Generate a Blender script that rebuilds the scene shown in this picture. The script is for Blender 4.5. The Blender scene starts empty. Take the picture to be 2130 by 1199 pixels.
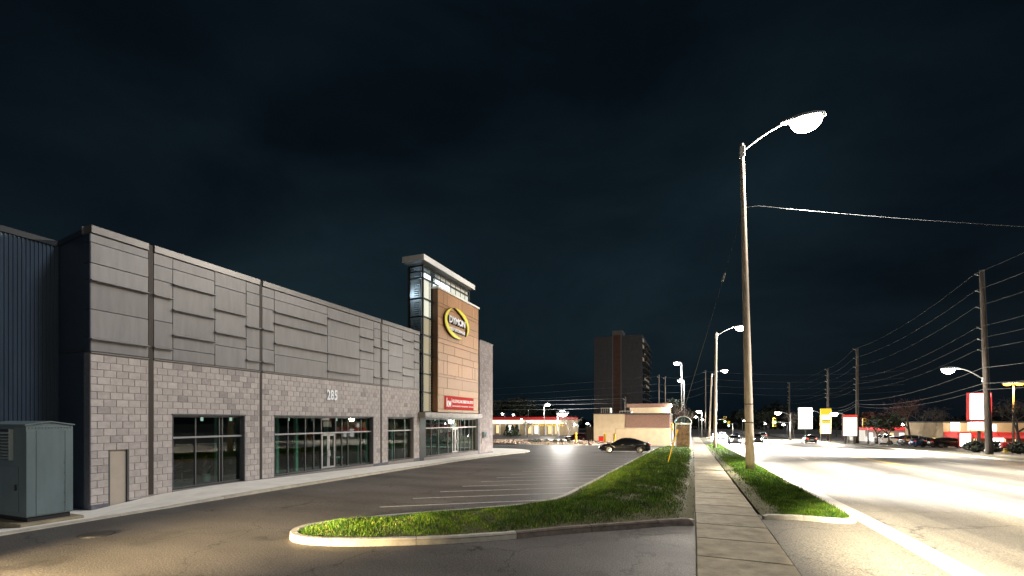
import bpy, bmesh, math, random
import numpy as np
from mathutils import Vector, Matrix, geometry as mg

R = math.radians
scn = bpy.context.scene
C = scn.collection
rnd = random.Random(7)

# ------------------------------------------------------------------ camera, world, light, exposure
FPX, CXP, HYP, HC = 960.0, 1065.0, 876.0, 2.5        # focal length, centre, horizon of the 2130 px wide photograph; eye height
YAW = math.atan(377 / FPX)
SN, CS = math.sin(YAW), math.cos(YAW)
cam = bpy.data.cameras.new('camera')
cam_o = bpy.data.objects.new('camera', cam); C.objects.link(cam_o)
cam.sensor_width = 36; cam.lens = FPX / 2130 * 36; cam.shift_y = (HYP - 599.5) / 2130
cam.clip_end = 3000; cam.clip_start = 0.05
cam_o.location = (0, 0, HC); cam_o.rotation_euler = (R(90), 0, YAW)
scn.camera = cam_o
scn.view_settings.view_transform = 'Standard'
try: scn.view_settings.look = 'None'
except Exception: pass
scn.view_settings.exposure = 0.0; scn.view_settings.gamma = 1.0; scn.view_settings.use_curve_mapping = False
scn.cycles.use_denoising = True
scn.cycles.max_bounces = 6; scn.cycles.transparent_max_bounces = 12
scn.cycles.sample_clamp_indirect = 6.0
scn.cycles.caustics_reflective = False; scn.cycles.caustics_refractive = False

world = bpy.data.worlds.new('World'); scn.world = world; world.use_nodes = True
SKY_STRENGTH = 0.062
def build_world():
    nt = world.node_tree; N = nt.nodes; L = nt.links; N.clear()
    out = N.new('ShaderNodeOutputWorld'); bg = N.new('ShaderNodeBackground')
    sky = N.new('ShaderNodeTexSky'); sky.sky_type = 'NISHITA'; sky.sun_disc = False
    sky.sun_elevation = R(-4.0); sky.sun_rotation = R(100); sky.altitude = 50; sky.air_density = 1.0; sky.dust_density = 0.6
    tc = N.new('ShaderNodeTexCoord')
    mp = N.new('ShaderNodeMapping'); mp.inputs['Scale'].default_value = (1.0, 1.0, 2.2); mp.inputs['Rotation'].default_value = (0, 0, R(-30))
    L.new(tc.outputs['Generated'], mp.inputs[0])
    n1 = N.new('ShaderNodeTexNoise'); n1.inputs['Scale'].default_value = 1.9; n1.inputs['Detail'].default_value = 8; n1.inputs['Roughness'].default_value = 0.58
    n1.inputs['Distortion'].default_value = 0.5
    L.new(mp.outputs[0], n1.inputs['Vector'])
    r1 = N.new('ShaderNodeValToRGB'); e = r1.color_ramp.elements
    e[0].position = 0.30; e[0].color = (0.50, 0.52, 0.58, 1); e[1].position = 0.74; e[1].color = (1.2, 1.28, 1.25, 1)
    L.new(n1.outputs['Fac'], r1.inputs[0])
    # the glow of the town on the cloud: one even dark teal
    base = N.new('ShaderNodeMixRGB'); base.blend_type = 'ADD'; base.inputs['Fac'].default_value = 1.0
    base.inputs['Color2'].default_value = (0.062, 0.142, 0.205, 1)
    L.new(sky.outputs[0], base.inputs['Color1'])
    mul = N.new('ShaderNodeMixRGB'); mul.blend_type = 'MULTIPLY'; mul.inputs['Fac'].default_value = 1.0
    L.new(base.outputs[0], mul.inputs['Color1']); L.new(r1.outputs[0], mul.inputs['Color2'])
    n2 = N.new('ShaderNodeTexNoise'); n2.inputs['Scale'].default_value = .95; n2.inputs['Detail'].default_value = 3; L.new(mp.outputs[0], n2.inputs['Vector'])
    r2 = N.new('ShaderNodeValToRGB'); e = r2.color_ramp.elements; e[0].position = .38; e[0].color = (.62, .62, .66, 1); e[1].position = .62; e[1].color = (1.5, 1.55, 1.5, 1); L.new(n2.outputs['Fac'], r2.inputs[0])
    mul2 = N.new('ShaderNodeMixRGB'); mul2.blend_type = 'MULTIPLY'; mul2.inputs['Fac'].default_value = 1.0; L.new(mul.outputs[0], mul2.inputs['Color1']); L.new(r2.outputs[0], mul2.inputs['Color2'])
    L.new(mul2.outputs[0], bg.inputs['Color']); bg.inputs['Strength'].default_value = SKY_STRENGTH
    L.new(bg.outputs[0], out.inputs[0])
build_world()

SUN_EL, SUN_AZ = 45.0, 18.0          # soft fill added to light the facade evenly, no moon there: azimuth measured from +X (across the road) towards +Y
sl = bpy.data.lights.new('fill_sun', 'SUN'); sl.energy = 1.4; sl.angle = R(9); sl.color = (0.93, 0.95, 1.0)  # added fill lamp, stands in for soft twilight
so = bpy.data.objects.new('fill_sun', sl); C.objects.link(so)
d = Vector((math.cos(R(SUN_EL)) * math.cos(R(SUN_AZ)), math.cos(R(SUN_EL)) * math.sin(R(SUN_AZ)), math.sin(R(SUN_EL))))
so.rotation_euler = d.to_track_quat('Z', 'Y').to_euler(); so.location = (30, 10, 40)

# ------------------------------------------------------------------ measuring helpers (real planes in metres)
def kk(px):
    t = (px - CXP) / FPX
    return (t * CS - SN) / (CS + t * SN)
def dep(X, Y): return -X * SN + Y * CS
def at(px, py, Y):                       # point on the upright plane at distance Y up the street
    X = kk(px) * Y
    return X, Y, HC - (py - HYP) * dep(X, Y) / FPX
def onx(px, py, X):                      # point on the upright plane parallel to the street
    Y = X / kk(px)
    return Y, HC - (py - HYP) * dep(X, Y) / FPX
def zg(Y):                               # the ground falls gently up the street
    if Y < 8: return 0.0
    if Y < 14: return -0.017 * ((Y - 8) ** 2) / 12.0
    return -0.017 * (Y - 11) if Y < 150 else -0.017 * 139
def smooth(a, b, x):
    t = min(1, max(0, (x - a) / (b - a))); return t * t * (3 - 2 * t)

# ------------------------------------------------------------------ mesh helpers
class MB:
    def __init__(s): s.v = []; s.f = []
    def add(s, vs, fs):
        n = len(s.v); s.v += [tuple(p) for p in vs]; s.f += [tuple(i + n for i in f) for f in fs]; return s
    def box(s, x0, x1, y0, y1, z0, z1):
        return s.add([(x0,y0,z0),(x1,y0,z0),(x1,y1,z0),(x0,y1,z0),(x0,y0,z1),(x1,y0,z1),(x1,y1,z1),(x0,y1,z1)],
                     [(0,3,2,1),(4,5,6,7),(0,1,5,4),(1,2,6,5),(2,3,7,6),(3,0,4,7)])
    def bbox(s, x0, x1, y0, y1, z0, z1, b=0.01):          # box with chamfered edges
        xs, ys, zs = (x0, x1), (y0, y1), (z0, z1); vs = []; idx = {}
        for i in (0, 1):
            for j in (0, 1):
                for k in (0, 1):
                    sx, sy, sz = (1, -1)[i], (1, -1)[j], (1, -1)[k]
                    p = (xs[i], ys[j], zs[k])
                    idx[i,j,k,0] = len(vs); vs.append((p[0], p[1] + sy*b, p[2] + sz*b))
                    idx[i,j,k,1] = len(vs); vs.append((p[0] + sx*b, p[1], p[2] + sz*b))
                    idx[i,j,k,2] = len(vs); vs.append((p[0] + sx*b, p[1] + sy*b, p[2]))
        g = lambda i,j,k,a: idx[i,j,k,a]; fs = []
        for i in (0, 1):
            q = [g(i,0,0,0), g(i,1,0,0), g(i,1,1,0), g(i,0,1,0)]; fs.append(q if i else q[::-1])
            q = [g(0,i,0,1), g(0,i,1,1), g(1,i,1,1), g(1,i,0,1)]; fs.append(q if i else q[::-1])
            q = [g(0,0,i,2), g(1,0,i,2), g(1,1,i,2), g(0,1,i,2)]; fs.append(q if i else q[::-1])
        for j in (0, 1):
            for k in (0, 1):
                fs.append([g(0,j,k,1), g(1,j,k,1), g(1,j,k,2), g(0,j,k,2)])
                fs.append([g(j,0,k,0), g(j,1,k,0), g(j,1,k,2), g(j,0,k,2)])
                fs.append([g(j,k,0,0), g(j,k,1,0), g(j,k,1,1), g(j,k,0,1)])
        for i in (0, 1):
            for j in (0, 1):
                for k in (0, 1): fs.append([g(i,j,k,0), g(i,j,k,1), g(i,j,k,2)])
        return s.add(vs, fs)
    def quad(s, a, b, c, d): return s.add([a, b, c, d], [(0, 1, 2, 3)])
    def prism(s, poly, axis, a, b):        # poly in the two other axes, extruded from a to b
        n = len(poly)
        def P(u, v, w): return (w, u, v) if axis == 'x' else ((u, w, v) if axis == 'y' else (u, v, w))
        vs = [P(u, v, a) for u, v in poly] + [P(u, v, b) for u, v in poly]
        fs = [tuple(range(n))[::-1], tuple(range(n, 2 * n))] + [(i, (i + 1) % n, n + (i + 1) % n, n + i) for i in range(n)]
        return s.add(vs, fs)
    def tube(s, pts, r, n=8, cap=True):
        pts = [Vector(p) for p in pts]; rs = r if isinstance(r, (list, tuple)) else [r] * len(pts)
        vs = []; fs = []; up = Vector((0, 0, 1)); prev = None
        for i, p in enumerate(pts):
            t = (pts[min(i + 1, len(pts) - 1)] - pts[max(i - 1, 0)]).normalized()
            if prev is None:
                a = t.cross(up) if abs(t.z) < 0.95 else t.cross(Vector((1, 0, 0)))
            else: a = prev - t * prev.dot(t)
            a.normalize(); prev = a; b = t.cross(a)
            for j in range(n):
                q = 2 * math.pi * j / n; vs.append(p + (a * math.cos(q) + b * math.sin(q)) * rs[i])
        for i in range(len(pts) - 1):
            for j in range(n):
                fs.append((i*n + j, i*n + (j+1) % n, (i+1)*n + (j+1) % n, (i+1)*n + j))
        if cap: fs.append(tuple(range(n))[::-1]); fs.append(tuple((len(pts)-1)*n + j for j in range(n)))
        return s.add(vs, fs)
    def ball(s, c, r, nu=12, nv=7):
        rx, ry, rz = (r, r, r) if not isinstance(r, (list, tuple)) else r
        vs = [(c[0], c[1], c[2] + rz)]
        for i in range(1, nv):
            a = math.pi * i / nv
            for j in range(nu):
                b = 2 * math.pi * j / nu
                vs.append((c[0] + rx * math.sin(a) * math.cos(b), c[1] + ry * math.sin(a) * math.sin(b), c[2] + rz * math.cos(a)))
        vs.append((c[0], c[1], c[2] - rz)); fs = []
        for j in range(nu): fs.append((0, 1 + j, 1 + (j+1) % nu))
        for i in range(nv - 2):
            for j in range(nu):
                fs.append((1 + i*nu + j, 1 + (i+1)*nu + j, 1 + (i+1)*nu + (j+1) % nu, 1 + i*nu + (j+1) % nu))
        l = len(vs) - 1
        for j in range(nu): fs.append((l, 1 + (nv-2)*nu + (j+1) % nu, 1 + (nv-2)*nu + j))
        return s.add(vs, fs)
    def mesh(s, name, off=(0, 0, 0), smooth_=False):
        m = bpy.data.meshes.new(name)
        m.from_pydata([(p[0]-off[0], p[1]-off[1], p[2]-off[2]) for p in s.v], [], s.f); m.update()
        if smooth_: m.polygons.foreach_set('use_smooth', [True] * len(m.polygons))
        return m
    def build(s, name, m, parent=None, smooth_=False, label=None, local=False):
        off = (0, 0, 0)
        if parent is not None and not local:
            r = parent
            while r.parent is not None: r = r.parent
            off = tuple(r.location)
        o = bpy.data.objects.new(name, s.mesh(name, off, smooth_))
        o.data.materials.append(m); C.objects.link(o); o.parent = parent
        if label: o['label'] = label
        return o

def fixn(o):
    bm = bmesh.new(); bm.from_mesh(o.data); bmesh.ops.recalc_face_normals(bm, faces=bm.faces); bm.to_mesh(o.data); bm.free(); return o
def tag(o, label=None, cat=None, group=None, kind=None):
    if label: o['label'] = label
    if cat: o['category'] = cat
    if group: o['group'] = group
    if kind: o['kind'] = kind
    return o
def empty(name, loc, label, cat, group=None, rz=0):
    o = bpy.data.objects.new(name, None); C.objects.link(o); o.location = loc; o.rotation_euler = (0, 0, rz)
    o.empty_display_size = 0.2
    return tag(o, label, cat, group)
def copy_tree(o, parent=None):
    c = o.copy(); C.objects.link(c); c.parent = parent
    for ch in list(o.children): copy_tree(ch, c)
    return c
def structure(o, label=None): o['kind'] = 'structure'; return tag(o, label)

def fill_poly(poly, zf, sp=0.4, seed=1):
    rr = random.Random(seed); pts = [Vector(p) for p in poly]; n = len(pts)
    xs = [p[0] for p in poly]; ys = [p[1] for p in poly]
    x = min(xs) + sp / 2
    while x < max(xs):
        y = min(ys) + sp / 2
        while y < max(ys):
            q = (x + rr.uniform(-.2, .2) * sp, y + rr.uniform(-.2, .2) * sp)
            if inside(q, poly): pts.append(Vector(q))
            y += sp
        x += sp
    v, e, f, *_ = mg.delaunay_2d_cdt(pts, [(i, (i + 1) % n) for i in range(n)], [], 1, 1e-5)
    mb = MB(); mb.add([(p.x, p.y, zf(p.x, p.y)) for p in v], [tuple(t) for t in f]); return mb
def inside(q, poly):
    x, y = q; c = False; j = len(poly) - 1
    for i in range(len(poly)):
        xi, yi = poly[i]; xj, yj = poly[j]
        if (yi > y) != (yj > y) and x < (xj - xi) * (y - yi) / (yj - yi) + xi: c = not c
        j = i
    return c
def resample(path, step):
    out = [path[0]]; 
    for a, b in zip(path[:-1], path[1:]):
        n = max(1, int(round(math.dist(a, b) / step)))
        for i in range(1, n + 1): out.append(tuple(a[k] + (b[k] - a[k]) * i / n for k in range(len(a))))
    return out
def rounded(path, it=3):
    for _ in range(it):
        q = [path[0]]
        for a, b in zip(path[:-1], path[1:]):
            q.append(tuple(.75*a[k] + .25*b[k] for k in range(2))); q.append(tuple(.25*a[k] + .75*b[k] for k in range(2)))
        q.append(path[-1]); path = q
    return path

def text_mb(txt, height, depth, place, width=None, bold=0.0, space=1.0):
    cu = bpy.data.curves.new('t', 'FONT'); cu.body = txt; cu.size = 1.0; cu.extrude = 0.5; cu.offset = bold; cu.space_character = space; cu.resolution_u = 3
    o = bpy.data.objects.new('t', cu); C.objects.link(o); bpy.context.view_layer.update()
    m = bpy.data.meshes.new_from_object(o.evaluated_get(bpy.context.evaluated_depsgraph_get()))
    vs = [tuple(v.co) for v in m.vertices]; fs = [tuple(p.vertices) for p in m.polygons]
    bpy.data.objects.remove(o); bpy.data.meshes.remove(m)
    xs = [v[0] for v in vs]; ys = [v[1] for v in vs]; x0, x1, y0, y1 = min(xs), max(xs), min(ys), max(ys)
    sy = height / (y1 - y0); sx = sy if width is None else width / (x1 - x0)
    mb = MB(); mb.add([place((v[0] - (x0 + x1) / 2) * sx, (v[1] - y0) * sy, (v[2] + 0.5) * depth) for v in vs], fs); return mb

# ------------------------------------------------------------------ materials
def mat(name, col, rough=0.7, metal=0.0, var=0.0, vscale=6.0, bump=0.0, bscale=40.0, col2=None, objvar=0.0, spec=None, stretch=None, detail=6, emit=None, estr=0.0, island=False):
    m = bpy.data.materials.new(name); m.use_nodes = True; nt = m.node_tree; N = nt.nodes; L = nt.links
    b = N['Principled BSDF']; b.inputs['Roughness'].default_value = rough; b.inputs['Metallic'].default_value = metal
    b.inputs['Base Color'].default_value = (*col, 1)
    if spec is not None: b.inputs['Specular IOR Level'].default_value = spec
    tc = N.new('ShaderNodeTexCoord'); vec = tc.outputs['Object']
    if objvar and not island:
        oi = N.new('ShaderNodeObjectInfo'); ad = N.new('ShaderNodeVectorMath'); ad.operation = 'ADD'
        L.new(vec, ad.inputs[0]); cx = N.new('ShaderNodeVectorMath'); cx.operation = 'SCALE'; cx.inputs['Scale'].default_value = 31.0
        cb = N.new('ShaderNodeCombineXYZ'); L.new(oi.outputs['Random'], cb.inputs[0]); L.new(oi.outputs['Random'], cb.inputs[1])
        L.new(cb.outputs[0], cx.inputs[0]); L.new(cx.outputs[0], ad.inputs[1]); vec = ad.outputs[0]
    if stretch:
        mp = N.new('ShaderNodeMapping'); mp.inputs['Scale'].default_value = stretch; L.new(vec, mp.inputs[0]); vec = mp.outputs[0]
    cur = None
    if var or col2:
        n = N.new('ShaderNodeTexNoise'); n.inputs['Scale'].default_value = vscale; n.inputs['Detail'].default_value = detail; n.inputs['Roughness'].default_value = .62
        L.new(vec, n.inputs['Vector'])
        rp = N.new('ShaderNodeValToRGB'); e = rp.color_ramp.elements; e[0].position = .3; e[1].position = .7
        c2 = col2 if col2 else tuple(min(1, c * (1 + var)) for c in col); c1 = col if col2 else tuple(c * (1 - var) for c in col)
        e[0].color = (*c1, 1); e[1].color = (*c2, 1); L.new(n.outputs['Fac'], rp.inputs[0]); cur = rp.outputs[0]
    if objvar:
        oi = N.new('ShaderNodeObjectInfo'); g = N.new('ShaderNodeNewGeometry')
        a = N.new('ShaderNodeMath'); a.operation = 'ADD'; L.new(oi.outputs['Random'], a.inputs[0]); L.new(g.outputs['Random Per Island'], a.inputs[1])
        fr = N.new('ShaderNodeMath'); fr.operation = 'FRACT'; L.new(a.outputs[0], fr.inputs[0])
        mr = N.new('ShaderNodeMapRange'); mr.inputs['To Min'].default_value = 1 - objvar; mr.inputs['To Max'].default_value = 1 + objvar * .6
        L.new(fr.outputs[0], mr.inputs['Value'])
        mx = N.new('ShaderNodeVectorMath'); mx.operation = 'SCALE'
        if cur is None:
            rgb = N.new('ShaderNodeRGB'); rgb.outputs[0].default_value = (*col, 1); cur = rgb.outputs[0]
        L.new(cur, mx.inputs[0]); L.new(mr.outputs[0], mx.inputs['Scale']); cur = mx.outputs[0]
    if cur is not None: L.new(cur, b.inputs['Base Color'])
    if bump:
        n2 = N.new('ShaderNodeTexNoise'); n2.inputs['Scale'].default_value = bscale; n2.inputs['Detail'].default_value = 4
        L.new(vec, n2.inputs['Vector']); bp = N.new('ShaderNodeBump'); bp.inputs['Strength'].default_value = bump; bp.inputs['Distance'].default_value = .02
        L.new(n2.outputs['Fac'], bp.inputs['Height']); L.new(bp.outputs[0], b.inputs['Normal'])
    if emit is not None:
        b.inputs['Emission Color'].default_value = (*emit, 1); b.inputs['Emission Strength'].default_value = estr
    return m

def asphalt(name, c, c2, rough, crackscale=0.35, spec=0.5, lanes=None, streak=(1.6, .35, 1), bigscale=.22):
    m = bpy.data.materials.new(name); m.use_nodes = True; nt = m.node_tree; N = nt.nodes; L = nt.links
    b = N['Principled BSDF']; b.inputs['Roughness'].default_value = rough; b.inputs['Specular IOR Level'].default_value = spec
    tc = N.new('ShaderNodeTexCoord'); vec = tc.outputs['Object']
    big = N.new('ShaderNodeTexNoise'); big.inputs['Scale'].default_value = bigscale; big.inputs['Detail'].default_value = 5
    mp = N.new('ShaderNodeMapping'); mp.inputs['Scale'].default_value = streak; L.new(vec, mp.inputs[0]); L.new(mp.outputs[0], big.inputs['Vector'])
    fine = N.new('ShaderNodeTexNoise'); fine.inputs['Scale'].default_value = 34; fine.inputs['Detail'].default_value = 3; L.new(vec, fine.inputs['Vector'])
    grit = N.new('ShaderNodeTexVoronoi'); grit.inputs['Scale'].default_value = 75; L.new(vec, grit.inputs['Vector'])
    rp = N.new('ShaderNodeValToRGB'); e = rp.color_ramp.elements; e[0].position = .3; e[0].color = (*c, 1); e[1].position = .7; e[1].color = (*c2, 1)
    L.new(big.outputs['Fac'], rp.inputs[0])
    r2 = N.new('ShaderNodeValToRGB'); e = r2.color_ramp.elements; e[0].position = .36; e[0].color = (.38, .38, .38, 1); e[1].position = .64; e[1].color = (1.75, 1.68, 1.55, 1)
    L.new(fine.outputs['Fac'], r2.inputs[0])
    mul = N.new('ShaderNodeMixRGB'); mul.blend_type = 'MULTIPLY'; mul.inputs[0].default_value = .85
    L.new(rp.outputs[0], mul.inputs[1]); L.new(r2.outputs[0], mul.inputs[2])
    sp = N.new('ShaderNodeMixRGB'); sp.blend_type = 'MULTIPLY'; sp.inputs[0].default_value = .6
    r4 = N.new('ShaderNodeValToRGB'); e = r4.color_ramp.elements; e[0].position = .0; e[0].color = (.6, .6, .6, 1); e[1].position = 1; e[1].color = (1.5, 1.45, 1.35, 1)
    L.new(grit.outputs['Color'], r4.inputs[0]); L.new(mul.outputs[0], sp.inputs[1]); L.new(r4.outputs[0], sp.inputs[2])
    # cracks: thin lines where a warped voronoi edge distance is near zero, broken up by noise
    wn = N.new('ShaderNodeTexNoise'); wn.inputs['Scale'].default_value = 1.3; wn.inputs['Detail'].default_value = 5; L.new(vec, wn.inputs['Vector'])
    wv = N.new('ShaderNodeVectorMath'); wv.operation = 'MULTIPLY_ADD'; wv.inputs[1].default_value = (1.4, 1.4, 0); L.new(wn.outputs['Color'], wv.inputs[0]); L.new(vec, wv.inputs[2])
    vo = N.new('ShaderNodeTexVoronoi'); vo.feature = 'DISTANCE_TO_EDGE'; vo.inputs['Scale'].default_value = crackscale; L.new(wv.outputs[0], vo.inputs['Vector'])
    r3 = N.new('ShaderNodeValToRGB'); e = r3.color_ramp.elements; e[0].position = .0; e[0].color = (.25, .25, .25, 1); e[1].position = .006; e[1].color = (1, 1, 1, 1)
    L.new(vo.outputs['Distance'], r3.inputs[0])
    m3 = N.new('ShaderNodeMixRGB'); m3.blend_type = 'MULTIPLY'; m3.inputs[0].default_value = 1
    L.new(sp.outputs[0], m3.inputs[1]); L.new(r3.outputs[0], m3.inputs[2]); st = N.new('ShaderNodeTexNoise'); st.inputs['Scale'].default_value = .85; st.inputs['Detail'].default_value = 7; st.inputs['Roughness'].default_value = .6; L.new(wv.outputs[0], st.inputs['Vector'])
    r6 = N.new('ShaderNodeValToRGB'); e = r6.color_ramp.elements; e[0].position = .60; e[0].color = (1, 1, 1, 1); e[1].position = .70; e[1].color = (.5, .49, .48, 1); L.new(st.outputs['Fac'], r6.inputs[0])
    m5 = N.new('ShaderNodeMixRGB'); m5.blend_type = 'MULTIPLY'; m5.inputs[0].default_value = 1; L.new(m3.outputs[0], m5.inputs[1]); L.new(r6.outputs[0], m5.inputs[2])
    last = m5.outputs[0]
    if lanes:                                    # oil darkened middle of each lane, polished wheel tracks
        sx = N.new('ShaderNodeSeparateXYZ'); L.new(vec, sx.inputs[0])
        a1 = N.new('ShaderNodeMath'); a1.operation = 'SUBTRACT'; a1.inputs[1].default_value = lanes[0]; L.new(sx.outputs['X'], a1.inputs[0])
        a2 = N.new('ShaderNodeMath'); a2.operation = 'MULTIPLY'; a2.inputs[1].default_value = 2 * math.pi / lanes[1]; L.new(a1.outputs[0], a2.inputs[0])
        a3 = N.new('ShaderNodeMath'); a3.operation = 'COSINE'; L.new(a2.outputs[0], a3.inputs[0])
        wob = N.new('ShaderNodeTexNoise'); wob.inputs['Scale'].default_value = .9; wob.inputs['Detail'].default_value = 6; mpw = N.new('ShaderNodeMapping'); mpw.inputs['Scale'].default_value = (2.2, .12, 1); L.new(vec, mpw.inputs[0]); L.new(mpw.outputs[0], wob.inputs['Vector'])
        a4 = N.new('ShaderNodeMath'); a4.operation = 'MULTIPLY_ADD'; a4.inputs[1].default_value = .35; L.new(a3.outputs[0], a4.inputs[0]); L.new(wob.outputs['Fac'], a4.inputs[2])
        r5 = N.new('ShaderNodeValToRGB'); e = r5.color_ramp.elements; e[0].position = .2; e[0].color = (1.25, 1.25, 1.22, 1); e[1].position = .85; e[1].color = (.45, .45, .46, 1); L.new(a4.outputs[0], r5.inputs[0])
        m4 = N.new('ShaderNodeMixRGB'); m4.blend_type = 'MULTIPLY'; m4.inputs[0].default_value = 1; L.new(last, m4.inputs[1]); L.new(r5.outputs[0], m4.inputs[2]); last = m4.outputs[0]
    L.new(last, b.inputs['Base Color'])
    bp = N.new('ShaderNodeBump'); bp.inputs['Strength'].default_value = .55; bp.inputs['Distance'].default_value = .012
    L.new(fine.outputs['Fac'], bp.inputs['Height']); L.new(bp.outputs[0], b.inputs['Normal'])
    return m

def glass(name, tint, rough=0.02, refl=1.0):
    m = bpy.data.materials.new(name); m.use_nodes = True; nt = m.node_tree; N = nt.nodes; L = nt.links; N.clear()
    out = N.new('ShaderNodeOutputMaterial'); mix = N.new('ShaderNodeMixShader'); t = N.new('ShaderNodeBsdfTransparent'); g = N.new('ShaderNodeBsdfGlossy')
    t.inputs[0].default_value = (*tint, 1); g.inputs['Color'].default_value = (.9, .95, .95, 1); g.inputs['Roughness'].default_value = rough
    f = N.new('ShaderNodeFresnel'); f.inputs[0].default_value = 1.55
    mu = N.new('ShaderNodeMath'); mu.operation = 'MULTIPLY'; mu.inputs[1].default_value = refl; mu.use_clamp = True
    ge = N.new('ShaderNodeNewGeometry'); ib = N.new('ShaderNodeMath'); ib.operation = 'SUBTRACT'; ib.inputs[0].default_value = 1.0; L.new(ge.outputs['Backfacing'], ib.inputs[1])
    m2 = N.new('ShaderNodeMath'); m2.operation = 'MULTIPLY'; L.new(f.outputs[0], mu.inputs[0]); L.new(mu.outputs[0], m2.inputs[0]); L.new(ib.outputs[0], m2.inputs[1]); L.new(m2.outputs[0], mix.inputs[0]); L.new(t.outputs[0], mix.inputs[1]); L.new(g.outputs[0], mix.inputs[2])
    L.new(mix.outputs[0], out.inputs[0]); return m
def emis(name, col, s):
    m = bpy.data.materials.new(name); m.use_nodes = True; N = m.node_tree.nodes; L = m.node_tree.links; N.clear()
    o = N.new('ShaderNodeOutputMaterial'); e = N.new('ShaderNodeEmission'); e.inputs[0].default_value = (*col, 1); e.inputs[1].default_value = s
    L.new(e.outputs[0], o.inputs[0]); return m

def blade_mat():
    m = bpy.data.materials.new('blade'); m.use_nodes = True; nt = m.node_tree; N = nt.nodes; L = nt.links
    b = N['Principled BSDF']; b.inputs['Roughness'].default_value = .5; b.inputs['Specular IOR Level'].default_value = .3
    g = N.new('ShaderNodeNewGeometry'); rp = N.new('ShaderNodeValToRGB'); e = rp.color_ramp.elements
    e[0].position = 0; e[0].color = (.022, .075, .006, 1); e[1].position = 1; e[1].color = (.30, .22, .085, 1)
    for p, c in ((.45, (.050, .145, .010, 1)), (.80, (.115, .20, .020, 1)), (.93, (.16, .19, .035, 1))): q = e.new(p); q.color = c
    L.new(g.outputs['Random Per Island'], rp.inputs[0])
    tc = N.new('ShaderNodeTexCoord'); n = N.new('ShaderNodeTexNoise'); n.inputs['Scale'].default_value = 1.6; n.inputs['Detail'].default_value = 8; n.inputs['Roughness'].default_value = .7; L.new(tc.outputs['Object'], n.inputs['Vector'])
    r2 = N.new('ShaderNodeValToRGB'); e = r2.color_ramp.elements; e[0].position = .38; e[0].color = (.45, .55, .5, 1); e[1].position = .62; e[1].color = (1.8, 1.6, 1.05, 1); L.new(n.outputs['Fac'], r2.inputs[0])
    mx = N.new('ShaderNodeMixRGB'); mx.blend_type = 'MULTIPLY'; mx.inputs[0].default_value = 1; L.new(rp.outputs[0], mx.inputs[1]); L.new(r2.outputs[0], mx.inputs[2])
    L.new(mx.outputs[0], b.inputs['Base Color']); return m
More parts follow.
